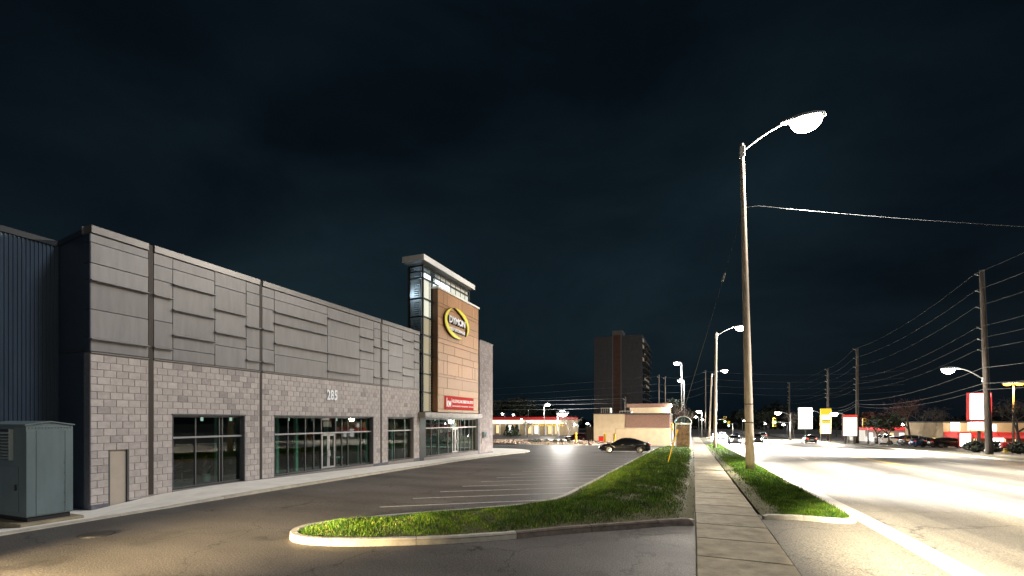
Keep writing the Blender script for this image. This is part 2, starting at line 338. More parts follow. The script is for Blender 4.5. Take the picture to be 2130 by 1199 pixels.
M = dict(
    stone=mat('stone', (.42, .382, .368), .85, var=.15, vscale=5, bump=.4, bscale=55, objvar=.11, detail=9),
    stone_dark=mat('stone_dark', (.315, .285, .28), .85, var=.18, vscale=9, bump=.5, bscale=55, objvar=.14),
    stone_tower=mat('stone_tower', (.33, .29, .285), .85, var=.16, vscale=9, bump=.5, bscale=55, objvar=.22),
    mortar=mat('mortar', (.29, .25, .23), .95, var=.2, vscale=20),
    granite=mat('granite', (.22, .20, .19), .7, var=.45, vscale=60, bump=.3, bscale=90),
    plinth=mat('plinth', (.11, .115, .14), .7, var=.25, vscale=8, bump=.2),
    panel=mat('panel', (.188, .185, .190), .46, metal=.25, var=.13, vscale=2.4, objvar=.12, bump=.06, bscale=120, stretch=(1, 2.2, .35), detail=9),
    panel_joint=mat('panel_joint', (.03, .03, .033), .8),
    cap=mat('cap', (.17, .165, .165), .4, metal=.5, var=.1, vscale=2),
    brown=mat('brown', (.030, .019, .014), .6, var=.12, vscale=3),
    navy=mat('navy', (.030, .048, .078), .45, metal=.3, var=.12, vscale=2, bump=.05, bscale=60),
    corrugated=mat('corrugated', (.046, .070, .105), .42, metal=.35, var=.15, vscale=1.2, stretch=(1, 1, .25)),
    frame=mat('frame', (.11, .12, .125), .4, metal=.5, var=.08),
    frame_dark=mat('frame_dark', (.028, .034, .04), .4, metal=.3),
    frame_pale=mat('frame_pale', (.36, .37, .38), .35, metal=.5),
    door=mat('door', (.40, .345, .29), .55, var=.05, vscale=5, bump=.05),
    store_glass=glass('store_glass', (.58, .76, .71), .015, 1.5),
    tower_glass=glass('tower_glass', (.80, .87, .92), .02, 1.6),
    wood=mat('wood', (.33, .165, .070), .42, col2=(.50, .275, .135), vscale=9, stretch=(1, .6, 9), objvar=.15, bump=.08, bscale=20),
    wood_edge=mat('wood_edge', (.10, .05, .028), .6, var=.2),
    white_metal=mat('white_metal', (.80, .80, .78), .45, metal=.05, var=.06),
    soffit=mat('soffit', (.07, .068, .06), .6, var=.1),
    gen=mat('gen', (.112, .155, .168), .5, metal=.1, var=.16, vscale=1.6, stretch=(1, 1.8, .5), detail=9, bump=.04, bscale=50),
    louvre=mat('louvre', (.34, .40, .42), .5, metal=.2),
    black=mat('black', (.015, .015, .017), .6, var=.3, vscale=30),
    rubber=mat('rubber', (.02, .02, .02), .85),
    steel=mat('steel', (.55, .55, .55), .3, metal=.9),
    galv=mat('galv', (.36, .37, .37), .45, metal=.6, var=.15, vscale=4),
    conc_pole=mat('conc_pole', (.34, .29, .24), .85, var=.2, vscale=5, stretch=(1, 1, .25), bump=.25, bscale=60),
    wood_pole=mat('wood_pole', (.062, .052, .046), .9, var=.35, vscale=6, stretch=(3, 3, .2), bump=.4, bscale=30),
    walk=mat('walk', (.78, .75, .69), .8, var=.12, vscale=1.4, bump=.15, bscale=60),
    slab=mat('slab', (.16, .130, .085), .88, col2=(.36, .31, .215), vscale=2.3, bump=.6, bscale=42, objvar=.14, detail=11),
    kerb=mat('kerb', (.42, .39, .33), .85, var=.22, vscale=4, bump=.35, bscale=50, objvar=.12, detail=8),
    kerb_old=mat('kerb_old', (.15, .12, .10), .9, var=.4, vscale=5, bump=.6, bscale=40, objvar=.15, detail=8),
    lot=asphalt('lot', (.038, .036, .036), (.105, .10, .10), .6, .28, streak=(.5, 1.3, 1), bigscale=.35),
    drive=asphalt('drive', (.030, .027, .021), (.072, .062, .047), .68, .3, streak=(.5, 1.2, 1), bigscale=.4),
    road=asphalt('road', (.075, .070, .062), (.125, .117, .102), .6, .16, lanes=(6.4, 4.2)),
    apron=asphalt('apron', (.075, .068, .055), (.13, .12, .10), .7),
    gutter=mat('gutter', (.40, .375, .33), .8, var=.22, vscale=3, bump=.3, bscale=50, detail=8),
    paint=mat('paint', (.42, .41, .39), .7, var=.35, vscale=7),
    paint_road=mat('paint_road', (.62, .60, .56), .6, var=.25, vscale=6),
    paint_yellow=mat('paint_yellow', (.62, .40, .05), .6, var=.25, vscale=6),
    soil=mat('soil', (.050, .038, .020), .95, col2=(.085, .085, .028), vscale=2.2, bump=.5, bscale=20, detail=8),
    earth=mat('earth', (.030, .032, .022), .95, var=.4, vscale=.3),
    blade=blade_mat(),
    leaf=mat('leaf', (.020, .040, .012), .7, var=.4, vscale=2, objvar=.4, island=True),
    leaf_dark=mat('leaf_dark', (.016, .024, .012), .8, var=.4, vscale=1, objvar=.4, island=True),
    leaf_red=mat('leaf_red', (.10, .030, .025), .8, var=.4, vscale=1, objvar=.4, island=True),
    bark=mat('bark', (.060, .048, .040), .9, var=.4, vscale=10),
    rock=mat('rock', (.36, .26, .19), .9, var=.3, vscale=7, objvar=.35, island=True, bump=.4, bscale=20),
    yellow=mat('yellow', (.72, .48, .02), .5, var=.08),
    sign_yellow=mat('sign_yellow', (.86, .78, .06), .35),
    sign_purple=mat('sign_purple', (.025, .012, .05), .35),
    sign_white=mat('sign_white', (.82, .82, .84), .4),
    digit=mat('digit', (.72, .75, .80), .35, metal=.1),
    red=mat('red', (.52, .014, .012), .7, var=.06, spec=.2),
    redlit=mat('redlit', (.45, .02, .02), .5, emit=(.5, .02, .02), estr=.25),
    beige=mat('beige', (.46, .36, .235), .85, var=.10, vscale=1.2, bump=.2),
    brick=mat('brick', (.20, .115, .085), .9, var=.35, vscale=12, bump=.3),
    roof=mat('roof', (.05, .045, .045), .8, var=.2),
    apt=mat('apt', (.046, .047, .053), .9, var=.16, vscale=.8, detail=9),
    apt_brown=mat('apt_brown', (.062, .030, .022), .9, var=.25, vscale=.6),
    apt_trim=mat('apt_trim', (.09, .088, .085), .8),
    pane_dark=mat('pane_dark', (.02, .025, .03), .12),
    interior=mat('interior', (.20, .185, .17), .9, var=.08, vscale=1),
    interior_floor=mat('interior_floor', (.10, .095, .09), .6, var=.2),
    column_in=mat('column_in', (.50, .58, .50), .8),
    desk=mat('desk', (.30, .21, .11), .6, var=.15),
    chrome=mat('chrome', (.75, .75, .77), .18, metal=1.0),
    paint_black=mat('paint_black', (.012, .013, .016), .18, metal=.3, spec=.7),
    paint_maroon=mat('paint_maroon', (.07, .012, .016), .2, metal=.3),
    paint_silver=mat('paint_silver', (.35, .36, .38), .25, metal=.6),
    paint_grey=mat('paint_grey', (.09, .095, .10), .25, metal=.5),
    paint_white=mat('paint_white', (.62, .62, .62), .25),
    paint_blue=mat('paint_blue', (.03, .06, .14), .22, metal=.4),
    car_glass=mat('car_glass', (.006, .007, .009), .05, spec=.8),
    lamp_red=mat('lamp_red', (.35, .015, .01), .2, emit=(1, .06, .03), estr=.4),
    lamp_clear=mat('lamp_clear', (.75, .77, .8), .1, metal=.6),
    teal_glass=glass('teal_glass', (.35, .62, .70), .1, 1.5),
    shelter_glass=glass('shelter_glass', (.75, .78, .78), .02, 1.2),
    wire=mat('wire', (.05, .052, .055), .7),
    poster=mat('poster', (.03, .02, .018), .5, col2=(.30, .16, .075), vscale=2.6, detail=4),
)
E_ = dict(
    lamp=emis('lamp_glow', (1.0, .93, .78), 60), lamp_cool=emis('lamp_cool', (1.0, .97, .92), 60), lamp_orange=emis('lamp_orange', (1.0, .45, .05), 9),
    sign=emis('sign_glow', (1.0, .98, .94), 3.2), sign_warm=emis('sign_warm', (1.0, .86, .62), 1.6), sign_yellow=emis('sign_yellow_glow', (1.0, .72, .05), 1.1),
    sign_blue=emis('sign_blue_glow', (.12, .25, .75), .6), sign_red=emis('sign_red_glow', (1.0, .07, .04), 1.0), green=emis('green_glow', (.15, 1.0, .80), 14),
    pendant=emis('pendant_glow', (1.0, .97, .9), 1.0), sky_glow_top=emis('sky_glow_top', (1.0, .95, .84), 4.5), sky_glow_mid=emis('sky_glow_mid', (1.0, .84, .60), 1.7), sky_glow_low=emis('sky_glow_low', (1.0, .72, .42), .85),  # tower glass tones: mirrored sunset sky put in as emission
    red=emis('red_glow', (1.0, .05, .02), 8), win=emis('window_glow', (1.0, .72, .36), 1.3), win_white=emis('window_white', (1.0, .93, .84), 2.2),
    win_dim=emis('window_dim', (1.0, .8, .55), .22), tube=emis('tube_glow', (1.0, .9, .72), 12), head=emis('headlight_glow', (1.0, .95, .86), 90), tail=emis('taillight_glow', (1.0, .05, .02), 5),
)

# ------------------------------------------------------------------ ground, roads, pavements
def sheet(name, x0, x1, y0, y1, dz, m, nx=1, step=4.0, parent=None):
    ys = [y0]
    while ys[-1] < y1 - 1e-6: ys.append(min(y1, ys[-1] + (step if ys[-1] < 200 else step * 8)))
    mb = MB(); xs = [x0 + (x1 - x0) * i / nx for i in range(nx + 1)]
    mb.add([(x, y, zg(y) + dz) for y in ys for x in xs],
           [(j*(nx+1)+i, j*(nx+1)+i+1, (j+1)*(nx+1)+i+1, (j+1)*(nx+1)+i) for j in range(len(ys)-1) for i in range(nx)])
    return mb.build(name, m, parent)
gx = [-700, -21, -20.9, -14.2, -14.1, 700]; gy = [-80, -14.2, -14.1] + [-10 + 2 * i for i in range(12)] + [12.4, 12.5] + [14 + 4 * i for i in range(45)] + [220, 400, 800, 1400]
gv = [(x, y, zg(y) - (.5 if -20.95 < x < -14.15 and -14.15 < y < 12.45 else .10)) for y in gy for x in gx]
structure(MB().add(gv, [(j*6+i, j*6+i+1, j*6+i+7, j*6+i+6) for j in range(len(gy)-1) for i in range(5)]).build('ground', M['earth']))
structure(sheet('road', 4.4, 23.3, -25, 420, -.022, M['road'], 2, 2))
structure(sheet('far_parking_lot', 24.6, 120, 20, 200, -.03, M['lot'], 2))
structure(sheet('driveway', -14.0, .04, -14, 9.0, 0.0, M['lot'], 2, 1))
def zlot(x, y): return zg(y)
WALK = [(-14.1,-14),(-14.1,5),(-13.95,9.5),(-14.35,16),(-14.95,25),(-15.35,33),(-15.15,38),(-14.8,41),(-15.1,43.6),(-16.3,46),(-18.6,47.4),(-34,47.6)]
WK = rounded(WALK, 2)
lot_poly = [(-14.0, 9.0), (0.04, 9.0), (0.04, 66), (-34, 66), (-34, 47.7)] + [(p[0], p[1]) for p in reversed(WK) if p[1] > 9.0][1:]
o = fill_poly(lot_poly, zlot, 2.0).build('parking_lot', M['lot']); structure(o)
def zwalk(x, y):
    s = 1 - smooth(8.0, 11.5, y)
    return zg(y) + .09 - s * (.05 + .26 * smooth(14.3, 16.6, -x))
walk_poly = WK + [(-34, 38.56), (-17.02, 38.56), (-17.02, 8.42), (-19.6, 8.42), (-19.6, -14)]
walk = structure(fill_poly(walk_poly, zwalk, .8).build('building_walk', M['walk']))

def kerb(name, path, w, ztop, zbot, m, parent=None, seg=2.6, side=1, lip=.025, m2=None, split=None, taper=None):
    """pieces of poured kerb along a path; every piece is an object, the thin bed below them is the thing"""
    path = resample(path, .3)
    P = [Vector(p[:2]) for p in path]; nrm = []
    for i in range(len(P)):
        t = (P[min(i+1, len(P)-1)] - P[max(i-1, 0)]).normalized(); nrm.append(Vector((-t.y, t.x)) * side)
    bed = MB(); n = len(P); vs = []
    for p, q in zip(P, nrm):
        a = p + q * .02; b = p + q * (w - .02); vs += [(a.x, a.y, zbot(a.x, a.y)), (b.x, b.y, zbot(b.x, b.y)), (b.x, b.y, ztop(b.x, b.y) - .02), (a.x, a.y, ztop(a.x, a.y) - .03)]
    bed.add(vs, [(4*i+j, 4*i+4+j, 4*i+4+(j+1) % 4, 4*i+(j+1) % 4) for i in range(n-1) for j in range(4)] + [(0,1,2,3), (4*n-1,4*n-2,4*n-3,4*n-4)])
    base = fixn(bed.build(name, m)); structure(base)
    i = 0; step = max(1, int(seg / .3))
    while i < n - 1:
        j = min(n - 1, i + step); mb = MB(); vs = []; cnt = 0
        for k in range(i, j + 1):
            p, q = P[k].copy(), nrm[k]
            if k == i and i > 0: p += (P[k+1] - P[k]).normalized() * .006
            if k == j and j < n - 1: p += (P[k-1] - P[k]).normalized() * .006
            f = taper(k / (n - 1)) if taper else 1.0
            jit = rnd.uniform(-.004, .004)
            for u, up in ((0, 0), (.008, .8), (lip, 1), (w - .01, 1), (w, .85), (w, 0)):
                c = p + q * u; zb = zbot(c.x, c.y); zt = zb + (ztop(c.x, c.y) - zb) * f
                vs.append((c.x, c.y, zb + (zt - zb) * up + (jit if up else 0)))
            cnt += 1
        mb.add(vs, [(6*a+b, 6*a+6+b, 6*a+7+b, 6*a+1+b) for a in range(cnt-1) for b in range(5)] + [(0,1,2,3,4,5), tuple(6*cnt-1-b for b in range(6))])
        mm = m2 if (m2 and split and split(P[(i+j)//2])) else m
        fixn(mb.build('kerb_piece', mm, base)); i = j
    return base
kerb('walk_kerb', [p for p in WK if p[1] > 4.5 and p[0] > -30], .16, lambda x, y: zwalk(x, y) + .006, lambda x, y: zg(y) - .05, M['kerb'], side=1, seg=3)

ISL_NEAR = [(.03,12.1),(-.45,11.78),(-1.27,11.07),(-2.05,10.44),(-2.79,9.85),(-3.57,9.05),(-4.55,8.3),(-5.57,7.72),(-6.44,7.33),(-7.23,7.13),(-7.8,7.22),(-8.2,7.6),(-8.28,8.2),(-7.9,8.85),(-7.1,9.86),(-5.6,11.35),(-4.45,12.65),(-4.02,13.9),(-3.98,16),(-3.98,57.5)]
ISL = rounded(ISL_NEAR, 2)
isl_poly = ISL + [(.03, 57.5)]
ISLN = np.array(ISL)
def isl_h(xs, ys):
    xs = np.asarray(xs, float); ys = np.asarray(ys, float); dk = np.full(xs.shape, 9.0)
    for a, b in zip(ISLN[:-1], ISLN[1:]):
        ab = b - a; L2 = (ab ** 2).sum() + 1e-9
        t = np.clip(((xs - a[0]) * ab[0] + (ys - a[1]) * ab[1]) / L2, 0, 1)
        dk = np.minimum(dk, np.hypot(xs - a[0] - t * ab[0], ys - a[1] - t * ab[1]))
    sm = lambda v, w: (lambda t: t * t * (3 - 2 * t))(np.clip(v / w, 0, 1))
    zz = np.array([zg(v) for v in ys])
    return zz + .01 + sm(-xs, 1.1) * (.10 + .20 * sm(dk - .1, 1.3)) + .02 * np.sin(xs * 3.1) * np.sin(ys * 2.3) * sm(dk, .6) * sm(-xs, .8), dk
o = fill_poly(isl_poly, lambda x, y: float(isl_h([x], [y])[0][0]), .45).build('lawn_island', M['soil'], smooth_=True); structure(o)
kerb('island_kerb', ISL, .16, lambda x, y: zg(y) + .145, lambda x, y: zg(y) - .05, M['kerb'], side=-1, seg=2.2, m2=M['kerb_old'],
     split=lambda p: p.x > -3.4 and p.y < 12.6, taper=lambda t: smooth(-.004, .012, t))
VERGE = [(1.70,13.75),(2.1,13.95),(3.4,13.85),(3.78,14.3),(3.80,15.5),(3.80,140),(1.70,140)]
def verge_h(x, y): return zg(y) + .015 + .07 * smooth(1.7, 2.6, x) * smooth(13.7, 14.6, y)
structure(fill_poly(VERGE, verge_h, .9).build('verge', M['soil'], smooth_=True))
kerb('verge_kerb', rounded([(1.72,13.45),(2.05,13.62),(2.5,13.72),(3.3,13.6),(3.75,13.75),(3.93,14.3),(3.93,15.6),(3.93,140)], 2), .15, lambda x, y: zg(y) + .115, lambda x, y: zg(y) - .06,
     M['kerb'], side=1, seg=3, taper=lambda t: smooth(-.001, .006, t))
structure(sheet('gutter', 3.93, 4.42, -20, 140, -.012, M['gutter'], 1, 2))
structure(sheet('driveway_apron', 1.64, 3.93, -20, 14.2, -.004, M['apron'], 1, 1))
kerb('far_kerb', [(23.3,-5),(23.3,140)], .16, lambda x, y: zg(y) + .12, lambda x, y: zg(y) - .06, M['kerb'], side=-1, seg=4)
structure(sheet('far_verge', 23.46, 26.4, -5, 140, .05, M['soil'], 1, 4))

# public sidewalk: each poured slab is a piece
sw = structure(sheet('sidewalk', .045, 1.64, -8, 150, -.03, M['mortar'], 1, 3))
y = -6.0; i = 0
while y < 120:
    ln = 1.52 + rnd.uniform(-.03, .03)
    mb = MB(); t0 = rnd.uniform(-.006, .006); t1 = rnd.uniform(-.006, .006)
    x0, x1 = .05 + rnd.uniform(-.01, .01), 1.63 + rnd.uniform(-.012, .012); g = .016; b = .016
    a, e = y + g, y + ln - g; za, ze = zg(a) + .014, zg(e) + .014
    vs = [(x0,a,za-.08),(x1,a,za-.08),(x1,e,ze-.08),(x0,e,ze-.08),(x0,a,za+t0-b),(x1,a,za+t1-b),(x1,e,ze+t1-b),(x0,e,ze+t0-b),
          (x0+b,a+b,za+t0),(x1-b,a+b,za+t1),(x1-b,e-b,ze+t1),(x0+b,e-b,ze+t0)]
    mb.add(vs, [(0,3,2,1),(0,1,5,4),(1,2,6,5),(2,3,7,6),(3,0,4,7),(4,5,9,8),(5,6,10,9),(6,7,11,10),(7,4,8,11),(8,9,10,11)])
    mb.build('slab', M['slab'], sw); y += ln

# painted markings
mk = MB()
for i in range(20):
    yk = 14.4 + i * 1.72
    a = Vector((-4.2, yk)); b = Vector((-8.5, yk - 3.3)); n = Vector((-(b - a).y, (b - a).x)).normalized() * .06
    K = 8
    for j in range(K):
        p, q = a.lerp(b, j / K), a.lerp(b, (j + 1) / K)
        mk.quad(*[(c.x, c.y, zg(c.y) + .008) for c in (p - n, p + n, q + n, q - n)])
tag(mk.build('stall_lines', M['paint']), 'worn white slanted stall lines painted on the parking lot', kind='structure')
lm = MB()
for X in (8.35, 17.7):
    y = 6
    while y < 140: lm.quad(*[(X + s * .06, yy, zg(yy) - .014) for s, yy in ((-1, y), (1, y), (1, y + 3), (-1, y + 3))]); y += 9
tag(lm.build('lane_lines', M['paint_road']), 'white dashed lane lines on the road', kind='structure')
ym = MB()
for X in (12.95, 13.25):
    for y in range(0, 140, 4): ym.quad(*[(X + s * .06, yy, zg(yy) - .014) for s, yy in ((-1, y), (1, y), (1, y + 4), (-1, y + 4))])
tag(ym.build('centre_lines', M['paint_yellow']), 'double yellow line down the middle of the road', kind='structure')
# round manhole cover in the lot and the steel lid by the generator
for X, Y, r, lab in ((-12.2, 6.1, .33, 'dark round iron manhole cover in the asphalt before the generator'),):
    mo = empty('manhole_cover', (X, Y, zg(Y)), lab, 'manhole')
    ring = [(r * math.cos(2*math.pi*k/24), r * math.sin(2*math.pi*k/24)) for k in range(24)]
    MB().prism(ring, 'z', .002, .012).build('rim', M['black'], mo, local=True)
    MB().prism([(u*.86, v*.86) for u, v in ring], 'z', .012, .02).build('lid', M['black'], mo, local=True)

# grass: single blades
def blades(name, poly, hfun, n, label, bare=None, seed=3, near=8.0):
    rg = np.random.default_rng(seed); P = np.array(poly)
    lo, hi = P.min(0), P.max(0)
    q = rg.random((n, 2)); q[:, 1] **= 2.2                       # more of them near the camera
    q = lo + q * (hi - lo); x, y = q[:, 0], q[:, 1]
    c = np.zeros(n, bool); j = len(P) - 1
    for i in range(len(P)):
        xi, yi = P[i]; xj, yj = P[j]
        if yi != yj: c ^= ((yi > y) != (yj > y)) & (x < (xj - xi) * (y - yi) / (yj - yi) + xi)
        j = i
    x, y = x[c], y[c]; z, keep, hs = hfun(x, y, rg); x, y, z, hs = x[keep], y[keep], z[keep], hs[keep]; n = len(x)
    sc = np.clip(np.hypot(x, y) / 14.0, .9, 3.2)
    h = (rg.random(n) ** 1.6 * .060 + .034) * hs * np.clip(sc, 1, 1.35); w = (rg.random(n) * .006 + .006) * sc
    a = rg.random(n) * 2 * np.pi; l = rg.random(n) * .7 + .1; la = rg.random(n) * 2 * np.pi
    v = np.zeros((n, 3, 3))
    v[:, 0] = np.stack([x - np.cos(a) * w, y - np.sin(a) * w, z - .01], 1)
    v[:, 1] = np.stack([x + np.cos(a) * w, y + np.sin(a) * w, z - .01], 1)
    v[:, 2] = np.stack([x + np.cos(la) * h * l, y + np.sin(la) * h * l, z + h], 1)
    m = bpy.data.meshes.new(name); m.vertices.add(3 * n); m.vertices.foreach_set('co', v.reshape(-1).astype(np.float32))
    m.loops.add(3 * n); m.loops.foreach_set('vertex_index', np.arange(3 * n, dtype=np.int32))
    m.polygons.add(n); m.polygons.foreach_set('loop_start', np.arange(0, 3 * n, 3, dtype=np.int32)); m.update(calc_edges=True)
    m.materials.append(M['blade']); o = bpy.data.objects.new(name, m); C.objects.link(o)
    return tag(o, label, 'grass', kind='stuff')
def patch(x, y): return np.sin(x * 1.9 + 1.3 * np.sin(y * .8)) * np.sin(y * 1.3 + 1.1 * np.sin(x * 1.1)) + .5 * np.sin(x * 5.3 + y * 3.1) * np.sin(y * 4.7 - x * 2.2)
def hf_isl(x, y, rg):
    z, dk = isl_h(x, y); p = patch(x, y)
    keep = (dk > .13) & (rg.random(len(x)) < np.clip(.02 + (-x - .15) * 1.1, .015, 1)) & (rg.random(len(x)) < np.clip(1.3 + p * .85, .35, 1)) & (rg.random(len(x)) < np.clip((dk - .1) * 2.0, .1, 1))
    return z, keep, np.clip(1 + .35 * p, .6, 1.5)
blades('island_grass', isl_poly, hf_isl, 420000, 'thick green grass of the kerbed lawn beside the parking lot')
def hf_ver(x, y, rg):
    z = np.array([verge_h(a, b) for a, b in zip(x, y)]); p = patch(x + 4, y)
    keep = (rg.random(len(x)) < np.clip((x - 2.0) * 1.7, .03, 1)) & (rg.random(len(x)) < np.clip((3.82 - x) * 3, .1, 1)) & (rg.random(len(x)) < np.clip(1.3 + p * .85, .35, 1)) & (rg.random(len(x)) < np.clip((y - 13.9) * 1.2, .05, 1))
    return z, keep, np.clip(.9 + .35 * p, .55, 1.4)
blades('verge_grass', [(1.70,13.8),(3.78,13.9),(3.80,75),(1.70,75)], hf_ver, 170000, 'yellow green grass strip between the sidewalk and the road', seed=5)

# ------------------------------------------------------------------ the storage building
XF = -17.0
fy = lambda px, X=XF: onx(px, 0, X)[0]
fz = lambda px, py, X=XF: onx(px, py, X)[1]
Y0, Y1 = fy(188), fy(872.5)
ZS, ZP0, ZP1, ZR = 4.53, 4.62, 8.20, 8.45
bld = empty('storage_building', (XF, Y0, 0), 'long storage building of grey metal panels over pale stone with a wood clad tower', 'building')
strips = [(fy(309), fy(319.5)), (fy(540.3), fy(545.3)), (fy(791.3), fy(794.5))]
W1, W2, W3, DR = (fy(358.5), fy(510)), (fy(570.5), fy(777)), (fy(807), fy(860.7)), (fy(226), fy(268))
ZH, ZSILL, ZT = 2.70, .07, 1.90
openings = [(*W1, -.6, ZH), (*W2, -.6, ZH), (*W3, -.6, ZH), (*DR, -.6, 1.66)]
# masonry core with the openings left free
wall = MB(); ys = Y0
for a, b, z0, z1 in sorted(openings):
    wall.box(XF - .32, XF - .014, ys, a, -.6, ZS + .02); wall.box(XF - .32, XF - .014, a, b, z1, ZS + .02); ys = b
wall.box(XF - .32, XF - .014, ys, Y1, -.6, ZS + .02)
wall_o = wall.build('stone_wall', M['mortar'], bld, label='pale stone block ground floor wall')
# stone blocks, running bond
course = .2272; blocks = []; zc = ZS; r = 0
while zc - course > -.35:
    z0, z1 = zc - course + .006, zc - .006; zm = (z0 + z1) / 2
    blocked = sorted([(a, b) for a, b, q0, q1 in openings if q0 < zm < q1 + .02] + strips)
    free = []; s = Y0 + .004
    for a, b in blocked: free.append((s, a)); s = b
    free.append((s, Y1))
    yy = Y0 - (.17 if r % 2 else 0)
    while yy < Y1:
        for a, b in free:
            p, q = max(a, yy) + .005, min(b, yy + .34) - .005
            if q - p > .04: blocks.append((p, q, z0, z1))
        yy += .34
    zc -= course; r += 1
blocks = [b for b in blocks if b[3] > (.07 if b[0] > 10.3 else -.1)]
def block_size(b): return (b[1] - b[0]) / dep(XF, b[0]) ** 2
blocks.sort(key=block_size, reverse=True)
def dark_block(b):
    y, z = b[0], b[2]
    if 10.7 < y < 14.3 and 3.1 < z < 4.4: return rnd.random() < .33
    if 13.4 < y < 15.3 and 1.3 < z < 3.1: return rnd.random() < .35
    return rnd.random() < (.22 if 2.6 < z < 3.0 and y > 14 else .05)
share = {}
def add_block(b, m):
    w = round(b[1] - b[0], 3); key = (w, m.name)
    if key not in share:
        me = MB().bbox(-.10, 0, 0, w, 0, b[3] - b[2], .008).mesh('block'); me.materials.append(m); share[key] = me
    o = bpy.data.objects.new('block', share[key]); C.objects.link(o); o.parent = wall_o
    o.location = (rnd.uniform(-.003, .004), b[0] - Y0, b[2])
for b in blocks[:290]: add_block(b, M['stone_dark'] if dark_block(b) else M['stone'])
rest = {0: MB(), 1: MB()}
for b in blocks[290:]:
    f = rnd.uniform(-.003, .004); rest[1 if dark_block(b) else 0].bbox(XF - .1, XF + f, b[0], b[1], b[2], b[3], .008)
for k, nm in ((0, 'stone'), (1, 'stone_dark')):
    o = rest[k].build('block_field', M[nm], wall_o); o['kind'] = 'stuff'
# plinth and granite sills
pl = MB(); ys = Y0
for a, b, z0, z1 in sorted(openings):
    pl.bbox(XF - .3, XF + .022, ys, a, -.9, .05 if ys > 9.4 else -.06, .01); ys = b
pl.bbox(XF - .3, XF + .022, ys, Y1, -.9, .05, .01); pl.build('plinth', M['plinth'], bld)
for a, b in (W1, W2, W3):
    MB().bbox(XF - .40, XF + .012, a + .004, b - .004, -.9, ZSILL - .02, .01).build('sill', M['granite'], bld)
# brown channels running to the roof
for a, b in strips: MB().bbox(XF - .3, XF - .006, a + .004, b - .004, .02, ZR - .02, .003).build('channel', M['brown'], bld)

# upper metal panels
back = MB().box(XF - .3, XF - .07, Y0 + .02, Y1 - .01, ZS + .03, ZP1 + .02).build('panel_wall', M['panel_joint'], bld, label='grey metal panel upper wall')
segs = [(Y0, strips[0][0]), (strips[0][1], strips[1][0]), (strips[1][1], strips[2][0]), (strips[2][1], Y1)]
for a, b in segs:
    MB().bbox(XF - .30, XF + .03, a, b, ZS + .025, ZP0 - .012, .006).build('flashing', M['cap'], bld)
    k = max(1, round((b - a) / 3.0))
    for i in range(k):
        MB().bbox(XF - .36, XF + .045, a + (b - a) * i / k + .003, a + (b - a) * (i + 1) / k - .003, ZP1 + .012, ZR, .012).build('parapet_cap', M['cap'], bld)
COLS = [  # column edges in the photograph, then panel joints down the left edge (True: a projecting lip)
 (188, 309, [503, 546, (580.6,), 642.6, (702.8,)]),
 (319.5, 359.5, [549.5, 580.6, (612.4,), 665.9, (721.5,)]),
 (359.5, 447, [559.8, (590.8,), (643.8,), (696.3,), 725.8]),
 (447, 512, [565.5, 593.4, (642,), (690.4,), 717.5]),
 (512, 540.3, [605.8, 631.7, (677.4,), 721.4, (748,)]),
 (545.3, 570.6, [615.4, 640, (683.9,), 725.8, (752.4,)]),
 (570.6, 681.2, [623, (647.6,), (671.6,), (713.5,), 737.5]),
 (681.2, 748.5, [(661,), 698, (734,), (771,)]),
 (748.5, 777.5, [679.9, (699,), (728,), 747, 765]),
 (777.5, 791.3, [683, 702, (720.7,), 751.8, (784,)]),
 (794.5, 808, [689.4, 707.5, (724.6,), 754, (786.6,)]),
 (808, 837.6, [694, (710,), 739, (770,), 788.5]),
 (837.6, 861.6, [(705.7,), 733.4, (763.4,), (780,)]),
 (861.6, 872.5, [(709,), (724.6,), (752.8,), 767.8, 795])]
for pa, pb, js in COLS:
    a, b = fy(pa) + .008, fy(pb) - .008
    zs = [ZP1] + [fz(pa, j[0] if isinstance(j, tuple) else j) for j in js] + [ZP0]
    lips = [isinstance(j, tuple) for j in js] + [False]
    for i in range(len(zs) - 1):
        t = rnd.uniform(-.006, .006)
        pn = MB().bbox(XF - .06, XF + t, a, b, zs[i+1] + .008, zs[i] - .008, .007).build('panel', M['panel'], bld)
        if lips[i]:
            z = zs[i+1] + .01
            MB().add([(XF - .02, a - .03, z - .055), (XF + .13, a - .03, z - .055), (XF + .13, a - .03, z - .035), (XF - .02, a - .03, z + .01),
                      (XF - .02, b - .01, z - .055), (XF + .13, b - .01, z - .055), (XF + .13, b - .01, z - .035), (XF - .02, b - .01, z + .01)],
                     [(0,1,2,3), (7,6,5,4), (0,4,5,1), (1,5,6,2), (2,6,7,3), (3,7,4,0)]).build('lip', M['panel'], pn)
# return wall at the near end, corrugated wing, roof
XR = at(122, 512, Y0)[0]
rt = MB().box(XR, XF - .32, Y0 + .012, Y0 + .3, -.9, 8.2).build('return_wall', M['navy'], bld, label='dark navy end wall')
MB().bbox(XR + .02, XF - .34, Y0 - .02, Y0 + .02, 4.62, 4.72, .008).build('band', M['frame_dark'], rt)
MB().bbox(XF - .32, XF - .012, Y0 - .01, Y0 + .30, -.6, ZS, .008).build('corner_stone', M['plinth'], bld)
zz = [ZP0] + [fz(188, v) for v in (702.8, 642.6, 580.6, 546, 503)] + [ZP1]
for z0, z1 in zip(zz[:-1], zz[1:]): MB().bbox(XF - .32, XF - .012, Y0 - .012, Y0 + .05, z0 + .006, z1 - .006, .006).build('corner_panel', M['navy'], bld)
MB().bbox(XF - .4, XF - .37, Y0 - .03, Y0 + .3, ZP1 + .012, ZR, .005).build('parapet_cap', M['cap'], bld)
